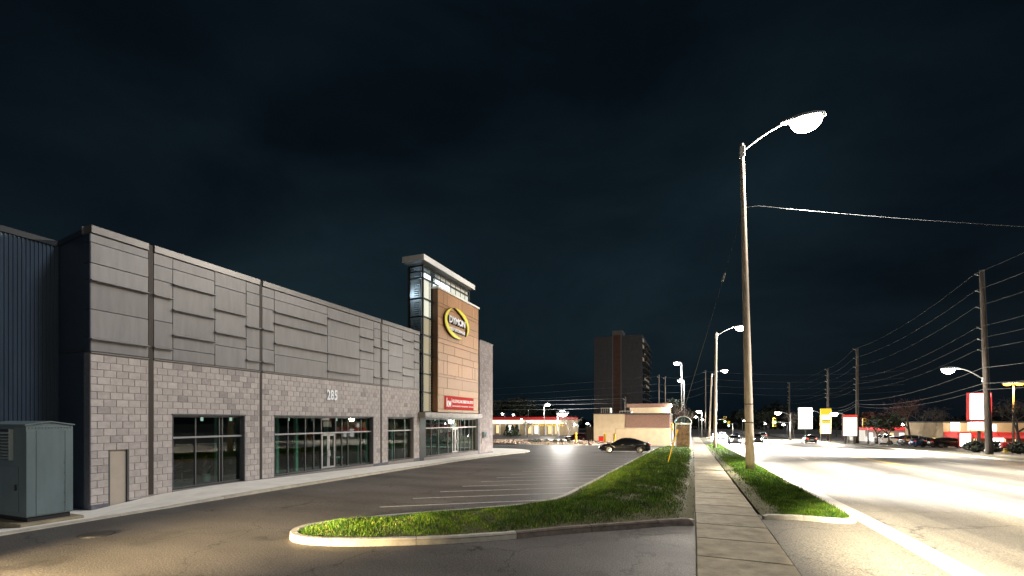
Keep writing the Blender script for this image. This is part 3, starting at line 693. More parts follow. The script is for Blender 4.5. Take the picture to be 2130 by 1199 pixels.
MB().add([(XF-.4, Y0-.03, 8.20), (XR, Y0-.03, 8.02), (XR, Y0+.33, 8.02), (XF-.4, Y0+.33, 8.20), (XF-.4, Y0-.03, 8.36), (XR, Y0-.03, 8.17), (XR, Y0+.33, 8.17), (XF-.4, Y0+.33, 8.36)],
         [(0,3,2,1), (4,5,6,7), (0,1,5,4), (1,2,6,5), (2,3,7,6), (3,0,4,7)]).build('parapet_cap', M['navy'], bld)
co = MB(); pitch = .095; yy = -9.0; prof = []
while yy < Y0 - .02:
    prof += [(yy, 0), (yy + pitch * .38, 0), (yy + pitch * .5, .028), (yy + pitch * .88, .028)]; yy += pitch
prof = [(u, w) for u, w in prof if u < Y0]
n = len(prof); co.add([(XR + w, u, z) for z in (-.9, 7.98) for u, w in prof], [(i, i+1, n+i+1, n+i) for i in range(n-1)])
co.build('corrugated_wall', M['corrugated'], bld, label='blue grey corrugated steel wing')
for i in range(6):
    a = -9 + i * (Y0 - .03 + 9) / 6
    MB().bbox(XR - .3, XR + .06, a, a + (Y0 - .03 + 9) / 6 - .006, 7.985, 8.17, .01).build('parapet_cap', M['frame_dark'], bld)
MB().box(-44, XR - .02, -9, Y0 + .3, 7.8, 7.97).build('roof', M['roof'], bld)
MB().box(-44, XF - .31, Y0 + .31, Y1, 7.9, 8.12).build('roof', M['roof'], bld)

# ground floor interior behind the glass
inn = MB()
inn.box(-25.2, XF - .33, Y0 + .31, 38.3, -.95, .02)
inn.build('interior_floor', M['interior_floor'], bld)
MB().box(-25.4, -25.2, Y0 + .31, 38.3, .02, 3.4).build('interior_wall', M['interior'], bld)
MB().box(-25.2, XF - .33, Y0 + .31, 26.2, 3.15, 3.3).build('ceiling', M['interior'], bld)
for yy, x0 in ((14.5, -25.2), (21.2, -22.0), (25.6, -25.2), (10.55, -25.2)):
    MB().box(x0, XF - .75, yy, yy + .12, .02, 3.15).build('partition', M['interior'], bld)
for X, Y in ((-18.3, 13.3), (-18.4, 16.3), (-18.3, 17.35), (-18.5, 19.6), (-18.4, 22.7), (-18.2, 25.0), (-18.3, 31.0), (-18.3, 33.2)):
    MB().bbox(X - .08, X + .08, Y - .08, Y + .08, .02, 3.15, .01).build('column', M['column_in'], bld)

def storefront(y0, y1, z0, z1, zt, muls, X, door=None, name='window', dark=False):
    fr = MB(); fm = M['frame']
    fr.bbox(X - .05, X + .05, y0, y1, z1 - .07, z1, .006); fr.bbox(X - .05, X + .06, y0, y1, z0, z0 + .06, .006)
    fr.bbox(X - .05, X + .05, y0, y0 + .06, z0 + .06, z1 - .07, .006); fr.bbox(X - .05, X + .05, y1 - .06, y1, z0 + .06, z1 - .07, .006)
    cuts = [y0 + .06] + list(muls) + [y1 - .06]
    for m_ in muls:
        if door and abs(m_ - door[0]) < .01 or door and abs(m_ - door[1]) < .01: fr.bbox(X - .05, X + .05, m_ - .025, m_ + .025, z0 + .06, z1 - .07, .005)
        else: fr.bbox(X - .05, X + .045, m_ - .025, m_ + .025, z0 + .06, z1 - .07, .005)
    w = fr.build(name, fm, bld)
    MB().bbox(X - .04, X + .11, y0 + .003, y1 - .003, zt - .035, zt + .035, .008).build('transom', M['frame_pale'], w)
    MB().bbox(X + .06, XF + .03, y0 - .02, y1 + .02, z1 + .006, z1 + .055, .008).build('head_flashing', M['frame'], w)
    for a, b in zip(cuts[:-1], cuts[1:]):
        a2, b2 = a + .03, b - .03
        if b2 - a2 < .03: continue
        MB().box(X - .012, X + .004, a2, b2, zt + .03, z1 - .075).build('pane', M['store_glass'], w)
        if door and a > door[0] - .02 and b < door[1] + .02: continue
        MB().box(X - .012, X + .004, a2, b2, z0 + .065, zt - .03).build('pane', M['store_glass'], w)
    if door:
        a, b = door; mid = (a + b) / 2
        for p, q, hs in ((a + .028, mid - .004, 1), (mid + .004, b - .028, -1)):
            lf = MB(); s = .085
            lf.bbox(X - .02, X + .035, p, p + s, z0 - .12, zt - .04, .005); lf.bbox(X - .02, X + .035, q - s, q, z0 - .12, zt - .04, .005)
            lf.bbox(X - .02, X + .035, p + s, q - s, zt - .16, zt - .04, .005); lf.bbox(X - .02, X + .035, p + s, q - s, z0 - .12, z0 + .14, .005)
            leaf = lf.build('door', M['frame_pale'], bld, label='grey framed glass door')
            MB().box(X - .004, X + .008, p + s + .002, q - s - .002, z0 + .142, zt - .162).build('pane', M['store_glass'], leaf)
            hy = q - .05 if hs == 1 else p + .05
            MB().tube([(X + .036, hy, .68), (X + .10, hy, .70), (X + .10, hy, 1.02), (X + .036, hy, 1.04)], .014, 6).build('handle', M['chrome'], leaf)
            MB().box(X - .05, X - .03, p + s, q - s, .80, .84).build('push_bar', M['frame_dark'], leaf)
XG = XF - .24
g = lambda px: fy(px, XG)
storefront(W1[0], W1[1], ZSILL, ZH, ZT, [g(405.5), g(455), g(461)], XG)
storefront(W2[0], W2[1], ZSILL, ZH, ZT, [g(598), g(634), g(651.6), g(667), g(697), g(710), g(722.6), g(750)], XG, door=(g(667), g(697)))
storefront(W3[0], W3[1], ZSILL, ZH, ZT, [g(819), g(840.6)], XG)
for px in (600, 634, 651, 700, 722, 760, 825, 420, 480, 905, 930, 962):
    yy = fy(px, -18.6); pc = MB().tube([(-18.6, yy, 3.14), (-18.6, yy, 2.72)], .012, 5).build('pendant_lamp', M['frame_dark'], bld)
    MB().tube([(-18.6, yy, 2.72), (-18.6, yy, 2.50)], .05, 8).build('shade', E_['pendant'], pc)
# reveals
for a, b in (W1, W2, W3):
    for yy, s in ((a, 1), (b, -1)):
        MB().bbox(XG + .055, XF + .004, min(yy, yy + s * .03), max(yy, yy + s * .03), ZSILL, ZH, .004).build('reveal', M['plinth'], bld)
# steel service door
dz0, dz1 = -.22, 1.64
fr = MB()
fr.bbox(XF - .2, XF - .005, DR[0], DR[0] + .045, dz0, dz1 + .02, .005); fr.bbox(XF - .2, XF - .005, DR[1] - .045, DR[1], dz0, dz1 + .02, .005)
fr.bbox(XF - .2, XF - .005, DR[0] + .045, DR[1] - .045, dz1 - .035, dz1 + .02, .005)
fo = fr.build('door_frame', M['frame'], bld)
dl = MB().bbox(XF - .12, XF - .06, DR[0] + .05, DR[1] - .05, dz0 + .01, dz1 - .04, .006).build('door', M['door'], bld, label='tan steel service door')
for z in (.1, .75, 1.4): MB().bbox(XF - .075, XF - .045, DR[0] + .046, DR[0] + .07, z, z + .1, .004).build('hinge', M['frame_pale'], dl)
MB().box(XF - .3, XF - .125, DR[0], DR[1], -.6, dz1 + .02).build('door_recess', M['black'], bld)

# corner tower: glazed shaft, wood screen, flat roof
XWd = -16.6
wa, wb = fy(911, XWd), fy(995, XWd); wz0, wz1 = 3.10, fz(911, 600, XWd)
sa, sb = fy(880), fy(976)                     # shaft in front view
tw = MB()
tw.box(XF - 1.3, XF - 1.15, sa + .1, sb, 3.1, 13.03); tw.box(XF - 1.15, XF - .12, wa + .75, 35.4, 3.1, wz1 - .1)
two = tw.build('tower', M['soffit'], bld, label='corner tower with glazed shaft and wood screen')
scr = MB().box(XF - .1, XWd - .05, wa + .02, wb - .02, wz0, wz1 - .02).build('screen_backing', M['wood_edge'], bld)
rows = [600, 628, 635.7, 658, 673, 702, 712, 732, 748, 777, 783, 806, 821.7, 851, 857.7]
vert = [[923, 930.5, 954, 961, 982.5, 988], [], [930, 957, 975], [923.5, 947, 970], [930.5, 954, 961, 985], [], [923, 946, 978], [931, 961.5, 985], [923, 930.5, 954, 961, 982.5, 988], [946.5], [930.5, 961.5], [923, 954.5], [940, 972], [930, 962]]
for i in range(len(rows) - 1):
    z1, z0 = (fz(911, rows[i], XWd), fz(911, rows[i+1], XWd)); z0 = max(z0, wz0)
    if i == 0: z1 = wz1
    cuts = [wa] + [fy(v, XWd) for v in vert[i]] + [wb]
    for a, b in zip(cuts[:-1], cuts[1:]):
        MB().bbox(XWd - .048, XWd + rnd.uniform(-.003, .003), a + .009, b - .009, z0 + .011, z1 - .011, .005).build('wood_panel', M['wood'], scr)
for i in range(9):
    z0 = wz0 + (wz1 - wz0) * i / 9
    MB().bbox(XF - .09, XWd - .055, wa - .012, wa + .018, z0 + .01, z0 + (wz1 - wz0) / 9 - .01, .004).build('side_panel', M['wood_edge'], scr)
MB().bbox(XF - .12, XWd + .08, wa - .07, wb + .08, wz1 + .002, wz1 + .16, .012).build('screen_cap', M['white_metal'], scr)
# glazed shaft
zt_ = 13.05
zl = [fz(880, v) for v in (578, 620, 658, 696, 736, 777, 816, 856)]
lev = [zt_] + zl; lev[-1] = 3.12
fr = MB()
def post(x, y, z0, z1, w=.05): fr.bbox(x - w, x + w * .6, y - w, y + w, z0, z1, .006)
XS = at(853, 560, sa)[0]
post(XF, sa, 3.1, zt_, .06); post(XS, sa, 3.1, zt_); post(XF, fy(893), 3.1, wz1 + .6, .022); post(XF, fy(904), 3.1, wz1 + .2, .03); post(XF, sb, wz1 - .1, zt_)
for z in lev[1:]:
    fr.bbox(XF - .05, XF + .05, sa, fy(912), z - .045, z + .045, .006); fr.bbox(XS, XF - .05, sa - .05, sa + .04, z - .045, z + .045, .006)
for z in (zt_ - .05, zt_ - .42): fr.bbox(XF - .05, XF + .04, sa, sb, z - .04, z + .04, .006); fr.bbox(XS, XF - .05, sa - .045, sa + .04, z - .04, z + .04, .006)
clr = [sa + (sb - sa) * i / 9 for i in range(10)]
for y in clr[2:-1]: post(XF, y, wz1 - .1, zt_, .02)
sh = fr.build('shaft_frame', M['frame_dark'], bld, label='dark glazing bars of the tower shaft')
for z1, z0 in zip(lev[:-1], lev[1:]):
    MB().box(XF - .015, XF, sa + .05, fy(912), z0 + .05, z1 - .05).build('pane', M['tower_glass'], sh)
    MB().box(XS + .05, XF - .06, sa - .008, sa + .006, z0 + .05, z1 - .05).build('pane', M['tower_glass'], sh)
for a, b in zip(clr[2:-1], clr[3:]): MB().box(XF - .015, XF, a + .03, b - .03, wz1 - .05, zt_ - .46).build('pane', M['tower_glass'], sh)
lin = MB(); lin.box(XF - .16, XF - .145, sa + .06, fy(912), 3.12, zt_ - .01); lin.box(XF - .16, XF - .145, fy(912), sb, wz1 - .1, zt_ - .01); lin.box(XF - .14, XF - .10, fy(914), fy(914) + .05, 3.12, wz1 - .15)
lin.build('shaft_lining', M['white_metal'], two)
for i, (z1, z0) in enumerate(zip(lev[:-1], lev[1:])):          # emissive panels imitate sunset sky mirrored in the glass; slats inside the shaft
    MB().box(XF - .12, XF - .10, sa + .08, fy(898), z0 + .06, z1 - (.46 if i == 0 else .06)).build('sky_glow_panel', E_['sky_glow_top' if i == 0 else ('sky_glow_mid' if i < 3 else 'sky_glow_low')], two)
    for k in range(10): MB().box(XF - .14, XF - .06, fy(898.5), fy(906), z0 + .10 + k * .11, z0 + .15 + k * .11).build('slat', M['frame_dark'], two)
    for k in range(7): MB().box(XS + .12, XF - .5, sa + .3, sa + .34, z0 + .12 + k * .15, z0 + .16 + k * .15).build('slat', M['louvre'], two)
for a, b in zip(clr[2:-1], clr[3:]): MB().box(XF - .12, XF - .10, a + .035, b - .035, wz1 - .05, zt_ - .47).build('sky_glow_panel', E_['sky_glow_top' if a < clr[5] else 'sky_glow_mid'], two)  # clerestory: the same emissive stand-in for reflected sky
light_in = bpy.data.lights.new('shaft_fill', 'POINT'); light_in.energy = 130; light_in.color = (.75, .88, 1); light_in.shadow_soft_size = .2  # added light to brighten the shaft, no fixture behind it
lo = bpy.data.objects.new('shaft_fill', light_in); C.objects.link(lo); lo.location = (XF - .75, sa + .9, 11.4)
# roof plate of the tower
ca, cb, cx0, cx1 = fy(882, -16.4), fy(988, -16.4), at(836, 538, fy(882, -16.4))[0], -16.4
rf = MB().bbox(cx0, cx1, ca, cb, 13.07, 13.45, .015).build('tower_roof', M['white_metal'], bld, label='flat white metal roof plate of the tower')
MB().bbox(cx0 + .05, cx1 - .05, ca + .05, cb - .05, 13.055, 13.069, .003).build('soffit', M['soffit'], rf)
# entrance canopy and storefront below the tower
ea, eb = fy(884, -16.45), fy(1003, -16.45)
ec = MB().bbox(XF - .1, -16.45, ea, eb, 2.70, 3.08, .012).build('entrance_canopy', M['cap'], bld)
for i in range(12): MB().bbox(-16.45, -16.435, ea + .03 + (eb-ea-.06) * i / 12 + .005, ea + .03 + (eb-ea-.06) * (i+1) / 12 - .005, 2.73, 3.05, .004).build('fascia_panel', M['cap'], ec)
ta, tb = fy(880, XG), fy(989, XG)
storefront(ta, tb, .02, 2.66, fz(884, 891, XG), [g(v) for v in (896, 911, 931, 940, 952.5, 957, 966, 975, 982)], XG, door=(g(940), g(952.5)))
MB().bbox(XF - .34, XF + .012, ta - .25, tb + .02, -.9, 0.0, .01).build('sill', M['granite'], bld)
MB().bbox(XF - .35, XF + .004, tb + .01, tb + .32, -.9, 2.69, .01).build('pier', M['plinth'], bld)
MB().bbox(XF - .35, XF - .01, Y1 + .01, ta - .01, -.9, 3.1, .01).build('pier', M['frame_dark'], bld)
MB().box(XF - 1.1, XF - .35, Y1 + .01, Y1 + .1, -.6, 3.3).build('pier', M['frame_dark'], bld)
MB().box(-25, XF - .36, 26.2, 38.3, 2.9, 3.08).build('ceiling', M['interior'], bld)
# stone block end of the tower
ye0, ye1, zt = tb + .33, fy(1025), 9.38
ew = MB().box(XF - .9, XF - .014, ye0, ye1, -1.2, zt).build('end_wall', M['mortar'], bld, label='grey stone block end wall')
ef = MB(); z = zt; r = 0
while z - .2272 > -.75:
    yy = ye0 - (.17 if r % 2 else 0)
    while yy < ye1:
        p, q = max(ye0, yy) + .005, min(ye1, yy + .34) - .005
        if q - p > .04: ef.bbox(XF - .1, XF + rnd.uniform(-.004, .004), p, q, z - .2272 + .006, z - .006, .008)
        yy += .34
    z -= .2272; r += 1
o = ef.build('block_field', M['stone_tower'], ew); o['kind'] = 'stuff'
MB().bbox(XF - .95, XF + .04, ye0 - .02, ye1 + .03, zt + .003, zt + .08, .01).build('parapet_cap', M['cap'], bld)
MB().bbox(XF - .2, XF + .02, ye0, ye1 + .01, -1.2, -.28, .01).build('plinth', M['plinth'], bld)
a, b = fy(1002.5), fy(1008.5)
eb_ = MB().bbox(XF + .004, XF + .22, a, b, fz(1002, 911), fz(1002, 899), .015).build('meter_box', M['gen'], bld, label='small teal meter box on the end wall')
MB().bbox(XF + .22, XF + .26, a + .1, b - .3, fz(1002, 909), fz(1002, 902), .01).build('lid', M['navy'], eb_)
MB().tube([(XF + .05, a - .15, fz(1002, 912)), (XF + .05, a - .15, fz(1002, 924))], .03, 6).build('conduit', M['galv'], eb_)

# house number, wall signs
hn = empty('house_number', (XF, fy(689), fz(689, 833)), 'pale metal digits 285 on the stone above the storefront doors', 'house number')
hh = fz(689, 811) - fz(689, 833)
for ch, pa, pb in (('2', 678.5, 685.5), ('8', 686, 692.8), ('5', 693.6, 700.2)):
    ya, yb = fy(pa), fy(pb)
    text_mb(ch, hh, .05, lambda u, v, w: (XF + .012 + w, (ya + yb) / 2 + u, fz(689, 833) + v), width=yb - ya, bold=.03).build('digit', M['digit'], hn)
def crescent(yc, zc, a, b, t0, t1, thick, x0, x1, grow=0.0, n=36):
    o_, i_ = [], []
    for k in range(n + 1):
        s = k / n; t = R(t0 + (t1 - t0) * s); w = thick * math.sin(math.pi * min(1, max(0, s))) ** .75 + grow
        o_.append((yc + (a + grow) * math.cos(t), zc + (b + grow) * math.sin(t))); i_.append((yc + (a - w) * math.cos(t), zc + (b - w) * math.sin(t)))
    mb = MB(); vs = [(x, u, v) for x in (x0, x1) for u, v in o_ + i_]; m = n + 1; fs = []
    for k in range(n):
        fs += [(k, k+1, m+k+1, m+k), (2*m+k, 3*m+k, 3*m+k+1, 2*m+k+1), (k, 2*m+k, 2*m+k+1, k+1), (m+k, m+k+1, 3*m+k+1, 3*m+k)]
    mb.add(vs, fs + [(0, m, 3*m, 2*m), (n, 2*m+n, 3*m+n, m+n)]); return mb
ya, yb, za, zb = fy(921, XWd), fy(971.5, XWd), fz(946, 705, XWd), fz(946, 643, XWd)
yc, zc, ra, rb = (ya + yb) / 2, (za + zb) / 2, (yb - ya) / 2, (zb - za) / 2
sg = empty('oval_sign', (XWd, yc, za), 'round yellow crescent sign reading DYMON SELF STORAGE on the wood screen', 'sign')
for t0, t1 in ((118, 292), (-38, 100)):
    fixn(crescent(yc, zc, ra, rb, t0, t1, ra * .19, XWd + .13, XWd + .19).build('crescent', M['sign_yellow'], sg))
    fixn(crescent(yc, zc, ra, rb, t0 - 1, t1 + 1, ra * .19, XWd + .006, XWd + .128, .022).build('crescent_return', M['sign_purple'], sg))
for txt, zc_, h, w, m1 in (('DYMON', -.10, .62, 1.52, 'sign_white'), ('SELF STORAGE', -.62, .27, 1.46, 'sign_white')):
    k = rb / 1.0
    Z = zc + zc_ * rb * .55 / .6; hgt = h * rb * .74; wd = w * ra * .87
    text_mb(txt, hgt, .06, lambda u, v, q: (XWd + .13 + q, yc + u, Z + v), width=wd, bold=.035, space=.92).build('lettering', M[m1], sg)
    text_mb(txt, hgt + .05, .12, lambda u, v, q: (XWd + .006 + q, yc + u - .015, Z + v - .035), width=wd + .07, bold=.085, space=.92).build('letter_return', M['sign_purple'], sg)
ya, yb, za, zb = fy(925, XWd), fy(984, XWd), fz(925, 851, XWd), fz(925, 823.5, XWd)
bn = empty('red_banner', (XWd, ya, za), 'red realty banner with white kw lettering at the foot of the wood screen', 'banner')
MB().bbox(XWd + .006, XWd + .05, ya, yb, za, zb, .008).build('board', M['red'], bn)
hb, wbn = zb - za, yb - ya
def bt(txt, u0, u1, v0, v1, m=M['sign_white'], bold=.01):
    text_mb(txt, (v1 - v0) * hb, .006, lambda u, v, q: (XWd + .051 + q, ya + (u0 + u1) / 2 * wbn + u, za + v0 * hb + v), width=(u1 - u0) * wbn, bold=bold).build('lettering', m, bn)
bt('kw', .04, .19, .16, .86, bold=.03); bt('KELLERWILLIAMS.', .23, .585, .52, .76, bold=.015); bt('ENERGY REAL ESTATE', .60, .98, .52, .76, bold=.03)
bt('BROKERAGE INDEPENDENTLY OWNED AND OPERATED', .23, .78, .2, .31); bt('905.723.5944', .81, .98, .2, .31)
MB().box(XWd + .051, XWd + .054, ya + .205 * wbn, ya + .21 * wbn, za + .15 * hb, za + .86 * hb).build('divider', M['sign_white'], bn)

# office furniture seen through the glass
def desk(loc, rz, label):
    e = empty('desk', loc, label, 'desk', 'office desks behind the glass', rz)
    MB().bbox(-.65, .65, -.32, .32, .70, .74, .008).build('desk_top', M['desk'], e, local=True)
    for s in (-1, 1): MB().bbox(s * .6 - .02, s * .6 + .02, -.28, .28, 0, .70, .005).build('leg', M['desk'], e, local=True)
    MB().bbox(-.58, .58, .24, .26, .25, .7, .004).build('modesty_panel', M['desk'], e, local=True)
    mo = MB().bbox(-.25, .25, -.05, -.02, .86, 1.18, .006).build('monitor', M['black'], e, local=True)
    MB().bbox(-.03, .03, -.02, .06, .74, .95, .004).build('stand', M['black'], mo, local=True)
def chair(loc, rz, label, m):
    e = empty('office_chair', loc, label, 'chair', 'office chairs behind the glass', rz)
    MB().bbox(-.24, .24, -.24, .24, .42, .50, .02).build('seat', m, e, local=True)
    MB().bbox(-.22, .22, .22, .28, .55, 1.08, .02).build('backrest', m, e, local=True)
    MB().tube([(0, 0, .10), (0, 0, .42)], .03, 8).build('post', M['steel'], e, local=True)
    for k in range(5):
        a = k * 2 * math.pi / 5; MB().tube([(0, 0, .12), (.28 * math.cos(a), .28 * math.sin(a), .05)], .02, 6).build('leg', M['black'], e, local=True)
zi = .02
desk((-19.0, 15.6, zi), R(95), 'wooden desk with a monitor just inside the second storefront window')
chair((-18.3, 11.2, zi), R(70), 'black office chair by the near edge of the first storefront window', M['black'])
chair((-19.4, 12.6, zi), R(200), 'black office chair deeper inside the first storefront window', M['black'])
desk((-20.2, 12.4, zi), R(10), 'wooden desk with a monitor inside the first storefront window')
chair((-18.4, 20.3, zi), R(160), 'pale office chair right of the glass double doors', M['column_in'])
chair((-18.9, 21.9, zi), R(30), 'black office chair near the far end of the second storefront window', M['black'])
pt = empty('potted_plant', (-18.6, 13.05, zi), 'leafy potted plant inside the first storefront window', 'plant')
MB().tube([(0,0,0),(0,0,.3)], [.12,.16], 10).build('pot', M['white_metal'], pt, local=True)
lf = MB()
for k in range(70):
    a, t, l = rnd.uniform(0, 6.28), rnd.uniform(.2, 1.2), rnd.uniform(.35, .8)
    p = Vector((0, 0, .3)); q = Vector((math.cos(a) * math.sin(t) * l * .5, math.sin(a) * math.sin(t) * l * .5, .3 + math.cos(t) * l * 1.2)); s = Vector((-math.sin(a), math.cos(a), 0)) * .025
    lf.add([p, (p + q) / 2 + s, q, (p + q) / 2 - s], [(0,1,2,3)])
lf.build('leaves', M['leaf'], pt, local=True)

# ------------------------------------------------------------------ generator enclosure by the corner
XE = -14.75
ga, gb = fy(54, XE), fy(151.5, XE); ge = 2.40; gr_ = 2.47; gx0 = XE - 2.0; gm = (ga + gb) / 2
gen = empty('generator_enclosure', (XE, ga, 0), 'grey green steel generator enclosure with louvred side and shallow gable roof', 'generator')
MB().prism([(ga, .20), (gb, .20), (gb, ge), (gm, gr_ - .01), (ga, ge)], 'x', gx0, XE).build('body', M['gen'], gen)
MB().box(gx0 + .04, XE - .04, ga + .04, gb - .04, .08, .20).build('skid', M['black'], gen)
for s, (p, q) in ((1, (ga - .03, gm)), (-1, (gm, gb + .03))):
    za_, zb_ = (ge - .01, gr_) if s == 1 else (gr_, ge - .01)
    MB().add([(gx0 - .03, p, za_), (XE + .035, p, za_), (XE + .035, q, zb_), (gx0 - .03, q, zb_), (gx0 - .03, p, za_ + .03), (XE + .035, p, za_ + .03), (XE + .035, q, zb_ + .03), (gx0 - .03, q, zb_ + .03)],
             [(0,3,2,1), (4,5,6,7), (0,1,5,4), (1,2,6,5), (2,3,7,6), (3,0,4,7)]).build('roof_sheet', M['gen'], gen)
for y0_, y1_ in ((ga + .002, ga + .17), (ga + .18, gb - .17), (gb - .16, gb - .002)):
    MB().bbox(XE + .001, XE + .012, y0_, y1_, .22, ge - .14, .004).build('side_sheet', M['gen'], gen)
for i in range(14): MB().ball((XE + .006, ga + .05 + (gb - ga - .1) * i / 13, ge - .07), .010, 6, 4).build('rivet', M['frame_dark'], gen)
for i in range(5): MB().ball((XE + .014, gb - .18, .45 + i * .25), .010, 6, 4).build('rivet', M['frame_dark'], gen)
lx0, lx1 = XE - 1.55, XE - .62
for i in range(9): 
    z = 1.62 + i * .075
    MB().add([(lx0, ga - .012, z), (lx1, ga - .012, z), (lx1, ga - .075, z - .035), (lx0, ga - .075, z - .035), (lx0, ga - .012, z + .012), (lx1, ga - .012, z + .012), (lx1, ga - .075, z - .023), (lx0, ga - .075, z - .023)],
             [(0,3,2,1), (4,5,6,7), (0,1,5,4), (1,2,6,5), (2,3,7,6), (3,0,4,7)]).build('louvre', M['louvre'], gen)
MB().bbox(lx0 - .04, lx1 + .04, ga - .012, ga - .002, 1.55, 2.30, .004).build('louvre_back', M['frame_dark'], gen)
MB().bbox(lx1 + .04, lx1 + .07, ga - .08, ga, 1.55, 2.30, .004).build('louvre_frame', M['louvre'], gen)
MB().bbox(lx0 + .1, lx1 + .3, ga - .012, ga - .002, .30, 1.40, .004).build('access_door', M['gen'], gen)
MB().bbox(lx1 + .18, lx1 + .24, ga - .04, ga - .01, .82, .96, .005).build('latch', M['frame_dark'], gen)
pad = tag(MB().bbox(gx0 - .3, XE + .16, ga - .16, gb + .16, -.25, .08, .012).build('concrete_pad', M['slab']), 'low concrete pad under the generator enclosure', 'pad')

# ------------------------------------------------------------------ street lighting, poles and wires
def aim(o, target):
    dv = Vector(target) - o.location; o.rotation_euler = dv.to_track_quat('-Z', 'Y').to_euler()
def light(kind, name, loc, e, col, soft=.2, target=None, ang=120, blend=.6):
    l = bpy.data.lights.new(name, kind); l.energy = e; l.color = col; l.shadow_soft_size = soft
    o = bpy.data.objects.new(name, l); C.objects.link(o); o.location = loc
    if kind == 'SPOT': l.spot_size = R(ang); l.spot_blend = blend; aim(o, target)
    return o
WARM = (1.0, .90, .76); NEUT = (1.0, .94, .85)
def head(parent, tip, dirv, s=1.0, glow='lamp'):
    """cobra head luminaire: housing with a dropped glass lens"""
    t = Vector(tip); a = Vector(dirv).normalized(); b = Vector((0, 0, 1)).cross(a).normalized(); u = a.cross(b)
    def P(x, y, z): return t + a * x * s + b * y * s + Vector((0, 0, 1)) * z * s
    mb = MB(); prof = [(-.10, .05, .05), (.08, .10, .10), (.35, .17, .14), (.65, .19, .13), (.85, .12, .07), (.90, .03, .02)]
    vs = []; n = 10
    for x, w, h in prof:
        for k in range(n):
            q = math.pi * k / (n - 1); vs.append(P(x, w * math.cos(q), h * math.sin(q)))
    m = len(prof)
    mb.add(vs, [(i*n+k, i*n+k+1, (i+1)*n+k+1, (i+1)*n+k) for i in range(m-1) for k in range(n-1)] + [(i*n+n-1, i*n, (i+1)*n, (i+1)*n+n-1) for i in range(m-1)])
    hd = fixn(mb.build('luminaire', M['galv'], parent, smooth_=True))
    lens = MB(); vs = []; nu, nv = 14, 6
    for i in range(nv + 1):
        q = math.pi / 2 * i / nv
        for j in range(nu):
            w = 2 * math.pi * j / nu; vs.append(P(.47 + .36 * math.cos(q) * math.cos(w), .19 * math.cos(q) * math.sin(w), -.012 - .32 * math.sin(q)))
    lens.add(vs, [(i*nu+j, i*nu+(j+1) % nu, (i+1)*nu+(j+1) % nu, (i+1)*nu+j) for i in range(nv) for j in range(nu)] + [tuple(range(nu))])
    lens.build('lens', E_[glow], hd)
    return P(.47, 0, -.4)
def street_lamp(base, top, tip, label, r0=.16, r1=.09, m='conc_pole', s=1.0, arm_r=.035, group='street lamps along the near verge', bands=()):
    e = empty('street_lamp', base, label, 'street lamp', group)
    b, t = Vector(base), Vector(top); pts = [b.lerp(t, k / 8) for k in range(9)]
    po = MB().tube(pts, [r0 + (r1 - r0) * k / 8 for k in range(9)], 14).build('pole', M[m], e, smooth_=True)
    for f in bands:
        c = b.lerp(t, f); rr = r0 + (r1 - r0) * f + .006; MB().tube([c - Vector((0,0,.025)), c + Vector((0,0,.025))], rr, 14).build('band', M['frame_dark'], po)
    a = t - Vector((0, 0, .45)); tp = Vector(tip); mid = a.lerp(tp, .55) + Vector((0, 0, .22))
    cv = [((1-k)**2) * a + 2*k*(1-k) * mid + k*k * tp for k in [i / 10 for i in range(11)]]
    MB().tube(cv, arm_r, 8).build('arm', M['galv'], e, smooth_=True)
    MB().bbox(a.x - r1 - .02, a.x + r1 + .04, a.y - r1 - .02, a.y + r1 + .02, a.z - .3, a.z + .3, .02).build('bracket', M['galv'], e)
    dv = (cv[-1] - cv[-2]); dv.z = 0
    return e, head(e, tip, dv, s)
b1 = (2.92, 28.34, zg(28.3) - .1); t1 = at(1543, 300, 28.3); p1 = at(1632, 257, 28.3)
_, c1 = street_lamp(b1, t1, p1, 'tall concrete street lamp pole on the grass strip nearest the camera', .235, .105, s=2.1, arm_r=.055, bands=(.155, .21))
p2 = at(1526, 681, 60.3)
_, c2 = street_lamp((2.41, 60.3, zg(60.3) - .1), at(1490, 692, 60.3), p2, 'second street lamp along the verge, just left of the tall pole', .2, .1, s=1.5)
p3 = at(1500, 771, 112)
_, c3 = street_lamp((3.3, 112, zg(112) - .1), at(1481, 777, 112), p3, 'third and farthest grey street lamp along the near verge', .2, .1, s=1.6)
# the same row goes on behind the camera
_, c0 = street_lamp((2.92, -5.5, -.1), (2.6, -5.5, 17.7), (5.0, -5.5, 18.4), 'street lamp of the same row standing behind the camera', .30, .14, s=1.6, arm_r=.055)
# lamps: flood the carriageway, spill on the lots
def lamp_light(c, p, spill, X=11.5):
    light('SPOT', 'road_light', c, p, NEUT, .35, (X, c[1], 0), 78, .55)
    light('POINT', 'spill_light', (c[0], c[1], c[2] - .1), spill, WARM, .35)
lamp_light(c1, 190000, 13000, 12.5); lamp_light(c2, 420000, 7000); lamp_light(c3, 420000, 5000); lamp_light(c0, 60000, 3500, 9.5)
light('SPOT', 'road_light', c0, 320000, (1, .88, .66), .35, (8.6, 9.0, 0), 35, .5)

